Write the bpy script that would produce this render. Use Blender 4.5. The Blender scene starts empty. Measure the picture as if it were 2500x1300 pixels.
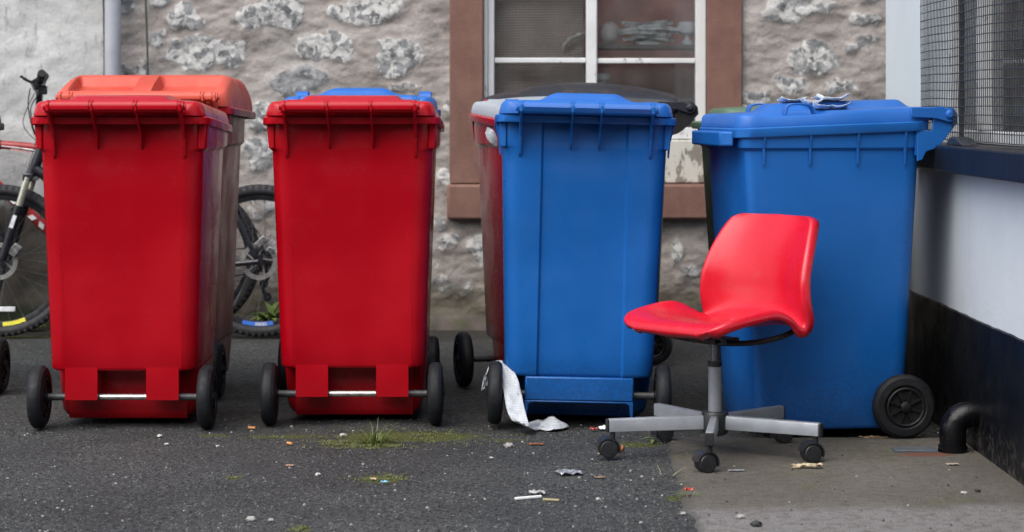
import bpy, bmesh, math, random
import numpy as np
from mathutils import Vector, Matrix, noise as mnoise

R = math.radians
random.seed(7)
C = bpy.context.scene.collection

# ------------------------------------------------------------------ camera
CAM_H = 1.009
F = 5297.0
cam_d = bpy.data.cameras.new('camera')
cam_d.sensor_width = 23.6
cam_d.lens = 50.0
cam_d.shift_y = -380.0 / 2500.0
cam_d.clip_start = 0.05
cam_d.clip_end = 500.0
cam_d.dof.use_dof = True
cam_d.dof.focus_distance = 6.6
cam_d.dof.aperture_fstop = 3.2
cam = bpy.data.objects.new('camera', cam_d)
cam.location = (0, 0, CAM_H)
cam.rotation_euler = (R(90), 0, 0)
C.objects.link(cam)
bpy.context.scene.camera = cam

# ------------------------------------------------------------------ world, sun, exposure
SUN_EL, SUN_AZ = 54.0, 216.0           # degrees; azimuth clockwise from +Y
world = bpy.data.worlds.new('World')
bpy.context.scene.world = world
world.use_nodes = True
wn, wl = world.node_tree.nodes, world.node_tree.links
for n in list(wn):
    wn.remove(n)
w_out = wn.new('ShaderNodeOutputWorld')
w_bg = wn.new('ShaderNodeBackground')
w_sky = wn.new('ShaderNodeTexSky')
w_sky.sky_type = 'NISHITA'
w_sky.sun_disc = False
w_sky.sun_elevation = R(SUN_EL)
w_sky.sun_rotation = R(SUN_AZ)
w_sky.air_density = 1.0
w_sky.dust_density = 3.0
w_sky.ozone_density = 1.0
w_hsv = wn.new('ShaderNodeHueSaturation')
w_hsv.inputs['Saturation'].default_value = 0.68
w_bg.inputs['Strength'].default_value = 0.13
wl.new(w_sky.outputs[0], w_hsv.inputs['Color'])
wl.new(w_hsv.outputs[0], w_bg.inputs['Color'])
wl.new(w_bg.outputs[0], w_out.inputs[0])

sun_d = bpy.data.lights.new('sun', 'SUN')
sun_d.energy = 1.1
sun_d.angle = R(70)
sun_d.color = (1.0, 0.97, 0.93)
sun = bpy.data.objects.new('sun', sun_d)
el, az = R(SUN_EL), R(SUN_AZ)
to_sun = Vector((math.sin(az) * math.cos(el), math.cos(az) * math.cos(el), math.sin(el)))
sun.rotation_euler = to_sun.to_track_quat('Z', 'Y').to_euler()
sun.location = (-6, -8, 12)
C.objects.link(sun)

vs = bpy.context.scene.view_settings
vs.view_transform = 'Standard'
vs.look = 'None'
vs.exposure = 1.15
vs.gamma = 1.0
vs.use_curve_mapping = False
bpy.context.scene.cycles.max_bounces = 8
bpy.context.scene.cycles.transparent_max_bounces = 12

# ------------------------------------------------------------------ helpers
def P(px, py, d):
    """where a point of the photograph lies, given its distance"""
    return Vector(((px - 1250.0) * d / F, d, CAM_H - (py - 270.0) * d / F))

def ground_d(py):
    return CAM_H * F / (py - 270.0)

def G(px, py, z=0.0):
    d = (CAM_H - z) * F / (py - 270.0)
    return Vector(((px - 1250.0) * d / F, d, z))

class MB:
    def __init__(self):
        self.v = []
        self.f = []
    def add(self, verts, faces):
        o = len(self.v)
        self.v += [tuple(p) for p in verts]
        self.f += [tuple(i + o for i in fc) for fc in faces]
        return self
    def box(self, x0, x1, y0, y1, z0, z1):
        v = [(x, y, z) for z in (z0, z1) for y in (y0, y1) for x in (x0, x1)]
        f = [(0, 2, 3, 1), (4, 5, 7, 6), (0, 1, 5, 4), (2, 6, 7, 3), (0, 4, 6, 2), (1, 3, 7, 5)]
        return self.add(v, f)
    def obox(self, c, ax, ay, az):
        c, ax, ay, az = map(Vector, (c, ax, ay, az))
        v = [c + sx * ax + sy * ay + sz * az for sz in (-1, 1) for sy in (-1, 1) for sx in (-1, 1)]
        f = [(0, 2, 3, 1), (4, 5, 7, 6), (0, 1, 5, 4), (2, 6, 7, 3), (0, 4, 6, 2), (1, 3, 7, 5)]
        return self.add(v, f)
    def tube(self, pts, r, n=10, cap=True, closed=False):
        pts = [Vector(p) for p in pts]
        m = len(pts)
        rs = r if isinstance(r, (list, tuple)) else [r] * m
        verts, faces = [], []
        ref = None
        for i, p in enumerate(pts):
            if closed:
                t = pts[(i + 1) % m] - pts[i - 1]
            else:
                t = pts[min(i + 1, m - 1)] - pts[max(i - 1, 0)]
            t.normalize()
            if ref is None:
                ref = Vector((0, 0, 1)) if abs(t.z) < 0.9 else Vector((1, 0, 0))
            a = (ref - t * ref.dot(t))
            if a.length < 1e-6:
                a = t.orthogonal()
            a.normalize()
            ref = a
            b = t.cross(a)
            for k in range(n):
                an = 2 * math.pi * k / n
                verts.append(p + (a * math.cos(an) + b * math.sin(an)) * rs[i])
        for i in range(m if closed else m - 1):
            j = (i + 1) % m
            for k in range(n):
                k2 = (k + 1) % n
                faces.append((i * n + k, i * n + k2, j * n + k2, j * n + k))
        if cap and not closed:
            faces.append(tuple(range(n - 1, -1, -1)))
            faces.append(tuple((m - 1) * n + k for k in range(n)))
        return self.add(verts, faces)
    def lathe(self, prof, n=32, axis='X', c=(0, 0, 0)):
        """closed profile of (along axis, radius)"""
        verts, faces = [], []
        m = len(prof)
        for k in range(n):
            an = 2 * math.pi * k / n
            ca, sa = math.cos(an), math.sin(an)
            for (a, r) in prof:
                if axis == 'X':
                    p = (a, r * ca, r * sa)
                elif axis == 'Y':
                    p = (r * sa, a, r * ca)
                else:
                    p = (r * ca, r * sa, a)
                verts.append((p[0] + c[0], p[1] + c[1], p[2] + c[2]))
        for k in range(n):
            k2 = (k + 1) % n
            for i in range(m):
                j = (i + 1) % m
                faces.append((k * m + i, k * m + j, k2 * m + j, k2 * m + i))
        return self.add(verts, faces)
    def loft(self, rings, cap0=False, cap1=False, close=False):
        n = len(rings[0])
        verts = [p for r in rings for p in r]
        faces = []
        m = len(rings)
        for i in range(m if close else m - 1):
            j = (i + 1) % m
            for k in range(n):
                k2 = (k + 1) % n
                faces.append((i * n + k, i * n + k2, j * n + k2, j * n + k))
        if cap0:
            faces.append(tuple(range(n - 1, -1, -1)))
        if cap1:
            faces.append(tuple((m - 1) * n + k for k in range(n)))
        return self.add(verts, faces)
    def prism(self, poly, ext, plane='YZ', at=0.0):
        """polygon in a plane, extruded from at to at+ext along the third axis"""
        def q(a, b, c):
            return {'YZ': (c, a, b), 'XZ': (a, c, b), 'XY': (a, b, c)}[plane]
        n = len(poly)
        v = [q(a, b, at) for a, b in poly] + [q(a, b, at + ext) for a, b in poly]
        f = [tuple(range(n - 1, -1, -1)), tuple(range(n, 2 * n))]
        f += [(k, (k + 1) % n, n + (k + 1) % n, n + k) for k in range(n)]
        return self.add(v, f)
    def grid(self, rows):
        m, n = len(rows), len(rows[0])
        v = [p for r in rows for p in r]
        f = [(i * n + k, i * n + k + 1, (i + 1) * n + k + 1, (i + 1) * n + k)
             for i in range(m - 1) for k in range(n - 1)]
        return self.add(v, f)
    def build(self, name, mat, parent=None, bevel=0.0, smooth=True, angle=35, sub=0, solid=0.0, recalc=True, seg=2):
        me = bpy.data.meshes.new(name)
        me.from_pydata(self.v, [], self.f)
        if recalc:
            bm = bmesh.new()
            bm.from_mesh(me)
            bmesh.ops.recalc_face_normals(bm, faces=bm.faces)
            bm.to_mesh(me)
            bm.free()
        me.materials.append(mat)
        if smooth:
            me.polygons.foreach_set('use_smooth', [True] * len(me.polygons))
            me.set_sharp_from_angle(angle=R(angle))
        me.update()
        o = bpy.data.objects.new(name, me)
        C.objects.link(o)
        if parent is not None:
            o.parent = parent
        if solid:
            md = o.modifiers.new('thickness', 'SOLIDIFY')
            md.thickness = solid
            md.offset = 0
        if bevel:
            md = o.modifiers.new('bevel', 'BEVEL')
            md.width = bevel
            md.segments = seg
            md.limit_method = 'ANGLE'
            md.angle_limit = R(40)
        if sub:
            md = o.modifiers.new('subdiv', 'SUBSURF')
            md.levels = sub
            md.render_levels = sub
        return o

def tag(o, label, cat, group=None, kind=None):
    o['label'] = label
    o['category'] = cat
    if group:
        o['group'] = group
    if kind:
        o['kind'] = kind
    return o

def thing(name, label, cat, loc=(0, 0, 0), rot=(0, 0, 0), group=None):
    o = bpy.data.objects.new(name, None)
    o.empty_display_size = 0.1
    C.objects.link(o)
    o.location = loc
    o.rotation_euler = rot
    return tag(o, label, cat, group)

def smooth_path(pts, n=8):
    pts = [Vector(p) for p in pts]
    out = []
    for i in range(len(pts) - 1):
        p0, p1, p2, p3 = pts[max(i - 1, 0)], pts[i], pts[i + 1], pts[min(i + 2, len(pts) - 1)]
        for k in range(n):
            t = k / n
            out.append(0.5 * (2 * p1 + (p2 - p0) * t + (2 * p0 - 5 * p1 + 4 * p2 - p3) * t * t
                              + (3 * p1 - p0 - 3 * p2 + p3) * t ** 3))
    out.append(pts[-1])
    return out

# numpy value noise
def _hash(ix, iy, seed):
    h = (ix.astype(np.int64) * 374761393 + iy.astype(np.int64) * 668265263 + seed * 1442695041) & 0xFFFFFFFF
    h = ((h ^ (h >> 13)) * 1274126177) & 0xFFFFFFFF
    h = (h ^ (h >> 16)) & 0xFFFFFF
    return h / float(0xFFFFFF)

def vnoise(x, y, seed=0):
    ix, iy = np.floor(x), np.floor(y)
    fx, fy = x - ix, y - iy
    fx = fx * fx * fx * (fx * (fx * 6 - 15) + 10)
    fy = fy * fy * fy * (fy * (fy * 6 - 15) + 10)
    a, b = _hash(ix, iy, seed), _hash(ix + 1, iy, seed)
    c, d = _hash(ix, iy + 1, seed), _hash(ix + 1, iy + 1, seed)
    return (a * (1 - fx) + b * fx) * (1 - fy) + (c * (1 - fx) + d * fx) * fy

def fbm(x, y, seed=0, oct=4, gain=0.5):
    s, a, t = 0.0, 1.0, 0.0
    for o in range(oct):
        s = s + a * vnoise(x * 2 ** o + 17.3 * o, y * 2 ** o - 9.1 * o, seed + o)
        t += a
        a *= gain
    return s / t          # 0..1

def sstep(a, b, x):
    t = np.clip((x - a) / (b - a), 0, 1)
    return t * t * (3 - 2 * t)

# ------------------------------------------------------------------ materials
class NT:
    """small node-tree writer"""
    def __init__(self, name):
        self.m = bpy.data.materials.new(name)
        self.m.use_nodes = True
        self.n, self.l = self.m.node_tree.nodes, self.m.node_tree.links
        self.b = self.n['Principled BSDF']
        self.tc = self.n.new('ShaderNodeTexCoord')
    def _in(self, sock, v):
        if v is None:
            return
        if isinstance(v, bpy.types.NodeSocket):
            self.l.new(v, sock)
        elif isinstance(v, (tuple, list)) and len(v) == 3 and sock.type == 'RGBA':
            sock.default_value = (*v, 1)
        else:
            sock.default_value = v
    def mapping(self, scale=(1, 1, 1), src='Object', rot=(0, 0, 0)):
        mp = self.n.new('ShaderNodeMapping')
        self.l.new(self.tc.outputs[src], mp.inputs[0])
        mp.inputs['Scale'].default_value = scale
        mp.inputs['Rotation'].default_value = rot
        return mp.outputs[0]
    def noise(self, scale, detail=4, rough=0.55, vec=None, dist=0.0):
        t = self.n.new('ShaderNodeTexNoise')
        t.inputs['Scale'].default_value = scale
        t.inputs['Detail'].default_value = detail
        t.inputs['Roughness'].default_value = rough
        t.inputs['Distortion'].default_value = dist
        self.l.new(vec if vec is not None else self.tc.outputs['Object'], t.inputs['Vector'])
        return t.outputs['Fac']
    def voro(self, scale, vec=None, feature='F1', out='Distance', rnd=1.0):
        t = self.n.new('ShaderNodeTexVoronoi')
        t.feature = feature
        t.inputs['Scale'].default_value = scale
        t.inputs['Randomness'].default_value = rnd
        self.l.new(vec if vec is not None else self.tc.outputs['Object'], t.inputs['Vector'])
        return t.outputs[out]
    def ramp(self, fac, a, b, lo=0.0, hi=1.0):
        t = self.n.new('ShaderNodeMapRange')
        t.interpolation_type = 'SMOOTHSTEP'
        self._in(t.inputs['Value'], fac)
        t.inputs['From Min'].default_value = a
        t.inputs['From Max'].default_value = b
        t.inputs['To Min'].default_value = lo
        t.inputs['To Max'].default_value = hi
        return t.outputs[0]
    def mix(self, fac, a, b, mode='MIX'):
        t = self.n.new('ShaderNodeMix')
        t.data_type = 'RGBA'
        t.blend_type = mode
        self._in(t.inputs[0], fac)
        self._in(t.inputs[6], a)
        self._in(t.inputs[7], b)
        return t.outputs[2]
    def math(self, op, a, b=None, clamp=False):
        t = self.n.new('ShaderNodeMath')
        t.operation = op
        t.use_clamp = clamp
        self._in(t.inputs[0], a)
        if b is not None:
            self._in(t.inputs[1], b)
        return t.outputs[0]
    def attr(self, name):
        t = self.n.new('ShaderNodeAttribute')
        t.attribute_name = name
        return t.outputs['Fac']
    def sep(self, src='Object'):
        t = self.n.new('ShaderNodeSeparateXYZ')
        self.l.new(self.tc.outputs[src], t.inputs[0])
        return t.outputs
    def bump(self, h, strength=0.3, dist=0.01, normal=None):
        t = self.n.new('ShaderNodeBump')
        t.inputs['Strength'].default_value = strength
        t.inputs['Distance'].default_value = dist
        self.l.new(h, t.inputs['Height'])
        if normal is not None:
            self.l.new(normal, t.inputs['Normal'])
        return t.outputs[0]
    def out(self, color=None, rough=None, normal=None, metal=None, spec=None):
        self._in(self.b.inputs['Base Color'], color)
        self._in(self.b.inputs['Roughness'], rough)
        self._in(self.b.inputs['Normal'], normal)
        self._in(self.b.inputs['Metallic'], metal)
        self._in(self.b.inputs['Specular IOR Level'], spec)
        return self.m

def plastic(name, col, rough=0.42, dust=0.25, dustcol=(0.28, 0.23, 0.2), grime=0.5, wave=0.16, faded=None, spec=0.38):
    t = NT(name)
    v = t.noise(2.2, 3)
    dark = tuple(c * 0.92 for c in col)
    lite = faded or tuple(min(1, c * 1.1 + 0.004) for c in col)
    c = t.mix(t.ramp(v, 0.35, 0.65), dark, lite)
    # wiped dust and run-down streaks
    st = t.noise(1.0, 4, vec=t.mapping((26, 26, 1.6)))
    bl = t.noise(5.0, 5, 0.65)
    dm = t.math('MULTIPLY', t.ramp(st, 0.42, 0.75), t.ramp(bl, 0.4, 0.72))
    c = t.mix(t.math('MULTIPLY', dm, dust), c, dustcol)
    # splashed dirt close to the ground, broken up
    z = t.sep()[2]
    sp = t.noise(95, 5, 0.75)
    low = t.ramp(z, 0.42, 0.0)
    gm = t.math('MULTIPLY', t.ramp(t.math('ADD', sp, t.math('MULTIPLY', low, 0.35)), 0.62, 0.85), low)
    c = t.mix(t.math('MULTIPLY', gm, grime), c, (0.016, 0.014, 0.012))
    # fine scratches from other bins and from the truck
    scr = t.math('MULTIPLY', t.ramp(t.noise(1.0, 3, .6, vec=t.mapping((150, 150, 7), rot=(0, .35, 0))), .68, .74), t.ramp(t.noise(2.7, 4, .7), .5, .64))
    c = t.mix(t.math('MULTIPLY', scr, .32), c, tuple(min(1, q * 1.3 + .10) for q in col))
    # pin-prick scuffs
    sc = t.ramp(t.voro(15), 0.035, 0.02)
    sel = t.ramp(t.noise(3.1, 2), 0.6, 0.66)
    c = t.mix(t.math('MULTIPLY', t.math('MULTIPLY', sc, sel), 0.5), c, (0.5, 0.42, 0.4))
    r = t.ramp(t.noise(7, 5, 0.6), 0.3, 0.75, rough - 0.07, rough + 0.14)
    n1 = t.bump(t.noise(2.6, 2), wave, 0.03)
    n2 = t.bump(t.noise(420, 2), 0.10, 0.002, n1)
    return t.out(c, r, n2, spec=spec)

def simple(name, col, rough=0.5, metal=0.0, var=0.2, scale=20, bump=0.15, spec=None, bscale=80):
    t = NT(name)
    v = t.noise(scale, 4)
    c = t.mix(t.ramp(v, 0.3, 0.7), tuple(x * (1 - var) for x in col), tuple(min(1, x * (1 + var)) for x in col))
    r = t.ramp(t.noise(scale * 1.7, 3), 0.3, 0.7, max(0.05, rough - 0.08), min(1, rough + 0.08))
    n = t.bump(t.noise(bscale, 3), bump, 0.004)
    return t.out(c, r, n, metal, spec)

M = {}
M['red'] = plastic('red_plastic', (0.35, 0.0008, 0.007), 0.21, 0.05, dustcol=(0.22, 0.04, 0.04), grime=0.15, spec=.26)
M['red_dusty'] = plastic('dusty_red_plastic', (0.31, 0.003, 0.007), 0.34, 0.22, dustcol=(0.17, 0.06, 0.045), grime=0.4)
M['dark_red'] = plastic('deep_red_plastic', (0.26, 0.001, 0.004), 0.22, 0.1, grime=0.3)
M['salmon'] = plastic('sun_faded_red_plastic', (0.48, 0.050, 0.026), 0.48, 0.4, dustcol=(0.34, 0.15, 0.075), faded=(0.54, 0.082, 0.050))
M['blue'] = plastic('blue_plastic', (0.006, 0.098, 0.35), 0.34, 0.10, dustcol=(0.04, 0.10, 0.24), grime=0.4, spec=0.30)
M['blue_lid'] = plastic('blue_lid_plastic', (0.010, 0.100, 0.375), 0.38, 0.2, dustcol=(0.08, 0.14, 0.26), spec=0.35)
M['silver'] = plastic('silver_grey_plastic', (0.30, 0.33, 0.355), 0.4, 0.3)
M['black_plastic'] = plastic('black_plastic', (0.008, 0.008, 0.009), 0.32, 0.3, dustcol=(0.06, 0.045, 0.035))
M['black_lid'] = plastic('weathered_black_lid', (0.012, 0.014, 0.02), 0.40, 0.5, dustcol=(0.15, 0.085, 0.055))
M['green'] = plastic('green_plastic', (0.06, 0.115, 0.07), 0.45, 0.3, dustcol=(0.2, 0.22, 0.15))
M['green_dark'] = plastic('dark_green_plastic', (0.012, 0.03, 0.02), 0.4, 0.2)
M['rubber'] = simple('tyre_rubber', (0.009, 0.010, 0.012), 0.6, 0, 0.35, 30, 0.3, .3)
M['hub'] = simple('wheel_hub_plastic', (0.009, 0.009, 0.010), 0.5, 0, 0.3, 40, .15, .3)
M['steel'] = simple('galvanised_axle_steel', (0.52, 0.50, 0.46), 0.38, 0.9, 0.2, 50)
M['dark_steel'] = simple('dull_axle_steel', (0.045, 0.045, 0.048), 0.5, 0.3, 0.3, 50)

# ================================================================== THE SETTING
WY = 10.05                 # front plane of the old stone wall
WS = F / WY                # photo pixels per metre on it

def attr_mesh(name, X, Y, Z, keep, attrs, mat, parent=None, flip=False):
    """a height-field sheet from 2-D arrays, with named per-vertex masks"""
    m, n = X.shape
    idx = np.arange(m * n).reshape(m, n)
    a, b, c, d = idx[:-1, :-1], idx[:-1, 1:], idx[1:, 1:], idx[1:, :-1]
    quads = np.stack([a, b, c, d] if not flip else [d, c, b, a], -1)[keep].reshape(-1, 4)
    me = bpy.data.meshes.new(name)
    me.vertices.add(m * n)
    me.vertices.foreach_set('co', np.stack([X, Y, Z], -1).astype(np.float32).ravel())
    nf = len(quads)
    me.loops.add(nf * 4)
    me.loops.foreach_set('vertex_index', quads.astype(np.int32).ravel())
    me.polygons.add(nf)
    me.polygons.foreach_set('loop_start', np.arange(0, nf * 4, 4, dtype=np.int32))
    me.polygons.foreach_set('use_smooth', np.ones(nf, dtype=bool))
    me.update(calc_edges=True)
    me.validate()
    for k, arr in attrs.items():
        at = me.attributes.new(k, 'FLOAT', 'POINT')
        at.data.foreach_set('value', arr.astype(np.float32).ravel())
    me.materials.append(mat)
    o = bpy.data.objects.new(name, me)
    C.objects.link(o)
    if parent is not None:
        o.parent = parent
    return o

# ---------------------------------------------------------------- asphalt yard
def asphalt_material():
    t = NT('worn_asphalt')
    big = t.noise(1.3, 4)
    base = t.mix(t.ramp(big, 0.3, 0.7), (0.043, 0.046, 0.045), (0.067, 0.070, 0.067))
    cell = t.n.new('ShaderNodeTexVoronoi')
    cell.inputs['Scale'].default_value = 105
    t.l.new(t.tc.outputs['Object'], cell.inputs['Vector'])
    sx = t.n.new('ShaderNodeSeparateColor')
    t.l.new(cell.outputs['Color'], sx.inputs[0])
    rnd, rnd2 = sx.outputs[0], sx.outputs[1]
    stone = t.mix(rnd2, (0.095, 0.10, 0.102), (0.185, 0.185, 0.178))
    inside = t.ramp(cell.outputs['Distance'], 0.55, 0.3)
    c = t.mix(t.math('MULTIPLY', inside, t.ramp(rnd, 0.5, 0.9)), base, stone)
    # a few pale chips
    c2 = t.n.new('ShaderNodeTexVoronoi')
    c2.inputs['Scale'].default_value = 48
    t.l.new(t.tc.outputs['Object'], c2.inputs['Vector'])
    s2 = t.n.new('ShaderNodeSeparateColor')
    t.l.new(c2.outputs['Color'], s2.inputs[0])
    chip = t.math('MULTIPLY', t.ramp(c2.outputs['Distance'], 0.26, 0.2), t.ramp(s2.outputs[0], 0.95, 0.97))
    c = t.mix(chip, c, (0.24, 0.24, 0.235))
    # dark binder showing in the pits
    pits = t.noise(70, 4, 0.7)
    c = t.mix(t.ramp(pits, 0.5, 0.36), c, (0.018, 0.018, 0.019))
    # leaf-mould and grit washed against walls and under bins
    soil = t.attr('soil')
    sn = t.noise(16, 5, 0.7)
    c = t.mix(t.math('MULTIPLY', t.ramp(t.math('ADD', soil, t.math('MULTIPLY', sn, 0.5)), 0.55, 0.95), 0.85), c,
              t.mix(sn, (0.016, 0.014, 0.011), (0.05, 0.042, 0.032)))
    c = t.mix(t.ramp(t.noise(4.5, 6, .7), .42, .62, 0, .45), c, t.mix(.6, c, (0.015, 0.016, 0.015)))
    # moss: only where the ground is damp, in a ragged film
    mo = t.attr('moss')
    mn = t.math('ADD', t.math('MULTIPLY', t.noise(34, 5, 0.75), .6), t.math('MULTIPLY', t.noise(120, 4, 0.75), .4))
    mm = t.ramp(t.math('ADD', mo, t.math('MULTIPLY', mn, 0.75)), 0.70, 0.88)
    mossc = t.mix(t.noise(90, 3), (0.035, 0.045, 0.008), (0.12, 0.13, 0.022))
    c = t.mix(t.math('MULTIPLY', mm, 0.9), c, mossc)
    h = t.math('SUBTRACT', t.math('MULTIPLY', inside, 0.7), t.math('MULTIPLY', t.ramp(pits, 0.5, 0.3), 0.8))
    h = t.math('ADD', h, t.math('MULTIPLY', t.noise(260, 2), 0.5))
    n = t.bump(h, 1.0, 0.009)
    r = t.ramp(t.noise(30, 3), 0.3, 0.7, 0.62, 0.85)
    return t.out(c, r, n, spec=0.35)

def axis(lo, hi, step, outer):
    core = list(np.arange(lo, hi + 1e-6, step))
    return np.array([-o for o in reversed(outer)] + core + outer) if False else np.array(
        [lo - o for o in reversed(outer)] + core + [hi + o for o in outer])

gx = axis(-3.2, 1.7, 0.025, [0.5, 2, 8, 25, 60])
gy = axis(4.4, 10.6, 0.025, [0.5, 2, 8, 25, 60])
GX, GY = np.meshgrid(gx, gy)
moss = np.zeros_like(GX)
def moss_spot(px, py, rx, ry, w):
    global moss
    g = G(px, py)
    dd = ((GX - g.x) / rx) ** 2 + ((GY - g.y) / ry) ** 2
    moss = np.maximum(moss, w * np.exp(-dd * 1.4))
for s in [(1000, 1065, .34, .16, .75), (880, 1080, .16, .12, .85), (915, 1088, .09, .05, 1.0), (930, 1168, .08, .09, .85),
          (570, 1167, .025, .05, .7), (735, 1292, .05, .06, .62), (700, 1065, .3, .1, .5), (520, 1062, .1, .06, .55),
          (1240, 1075, .1, .06, .5), (1560, 1085, .12, .1, .6), (1650, 1215, .04, .06, .8), (1320, 1065, .1, .05, .4),
          (850, 1160, .05, .05, .4), (1030, 1195, .12, .1, .32), (700, 790, .6, .1, .6), (1100, 803, .3, .06, .65), (60, 822, .4, .08, .6)]:
    moss_spot(*s)
wobble = fbm(GX * 3, GY * 3, 5)
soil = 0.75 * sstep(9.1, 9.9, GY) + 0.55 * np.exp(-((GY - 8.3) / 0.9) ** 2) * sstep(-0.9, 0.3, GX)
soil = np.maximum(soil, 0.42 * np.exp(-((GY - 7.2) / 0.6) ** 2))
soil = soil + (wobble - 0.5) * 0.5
GZ = (fbm(GX * 1.1, GY * 1.1, 3, 3) - 0.5) * 0.006 + (fbm(GX * 9, GY * 9, 8, 3) - 0.5) * 0.004 - 0.003
GZ = np.where((GX > -3.1) & (GX < 1.65) & (GY > 4.5) & (GY < 10.5), GZ, -0.002)
ground = attr_mesh('ground', GX, GY, GZ, np.ones((len(gy) - 1, len(gx) - 1), bool), {'moss': moss, 'soil': soil}, asphalt_material())
tag(ground, 'dark worn asphalt yard with pale chips and moss', 'ground', kind='structure')

# ---------------------------------------------------------------- concrete apron
def concrete_material():
    t = NT('stained_concrete')
    a = t.noise(2.4, 5, 0.6)
    c = t.mix(t.ramp(a, 0.3, 0.7), (0.12, 0.11, 0.092), (0.17, 0.157, 0.132))
    g = t.noise(4.2, 4)
    c = t.mix(t.ramp(g, 0.5, 0.75, 0, 0.6), c, (0.11, 0.115, 0.05))
    cl = t.attr('clean')
    c = t.mix(t.ramp(t.math('ADD', cl, t.math('MULTIPLY', t.math('SUBTRACT', t.noise(9, 6, 0.7), 0.5), 1.1)), 0.25, 0.85), c, (0.25, 0.24, 0.235))
    fine = t.noise(170, 4, 0.75)
    c = t.mix(t.ramp(fine, 0.35, 0.62, 0.0, 0.8), c, t.mix(0.65, c, (0.025, 0.022, 0.018)))
    c = t.mix(t.ramp(t.noise(36, 6, .75), 0.46, 0.62, 0, .55), c, (0.06, 0.05, 0.036))
    c = t.mix(t.ramp(t.noise(300, 2), 0.62, 0.7, 0, 0.5), c, (0.34, 0.32, 0.29))
    ed = t.attr('edge')
    c = t.mix(t.ramp(t.math('ADD', ed, t.math('MULTIPLY', t.noise(20, 5, 0.7), 0.5)), 0.6, 1.0, 0, 0.85), c, (0.052, 0.052, 0.044))
    ru = t.attr('rust')
    c = t.mix(t.ramp(t.math('ADD', ru, t.math('MULTIPLY', t.noise(26, 4), 0.4)), 0.6, 0.9, 0, 0.8), c, (0.16, 0.05, 0.03))
    n = t.bump(t.math('ADD', fine, t.math('MULTIPLY', t.noise(40, 4), 0.8)), 0.9, 0.006)
    return t.out(c, 0.8, n, spec=0.3)

nu, nv = 44, 100
ax_ = np.linspace(0, 1, nu)
ay_ = np.linspace(0, 1, nv)
U, V = np.meshgrid(ax_, ay_)
y_front, y_back = 1.2, 6.66
AY = y_front + (y_back - y_front) * V
left = 0.455 + (fbm(AY * 9, AY * 0 + 3, 21, 5, .7) - 0.5) * 0.09 + 0.02 * np.sin(AY * 2.0)
AX = left + (1.372 - left) * U
AY = AY + (fbm(AX * 8, AX * 0 + 1.5, 22) - 0.5) * 0.06 * sstep(0.9, 1.0, V)
edge = np.maximum(np.exp(-(AX - left) / 0.07) * 0.72, np.maximum(np.exp(-(1.372 - AX) / 0.05) * 0.35, np.exp(-(y_back - AY) / 0.22) * 0.55))
clean = sstep(5.62, 5.3, AY + 0.12 * (fbm(AX * 2, AY * 2, 31) - 0.5) - 0.05 * AX) * 0.9
gr = G(2240, 1112)
rust = 1.0 * np.exp(-(((AX - gr.x - .02) / 0.11) ** 2 + ((AY - gr.y + .02) / 0.05) ** 2))
AZ = 0.0055 + (fbm(AX * 4, AY * 4, 41) - 0.5) * 0.002
AZ[:, 0] = -0.006
apron = attr_mesh('concrete_apron', AX, AY, AZ, np.ones((nv - 1, nu - 1), bool), {'edge': edge, 'clean': clean, 'rust': rust}, concrete_material())
tag(apron, 'brownish stained concrete apron beside the white building', 'pavement', kind='structure')

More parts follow.
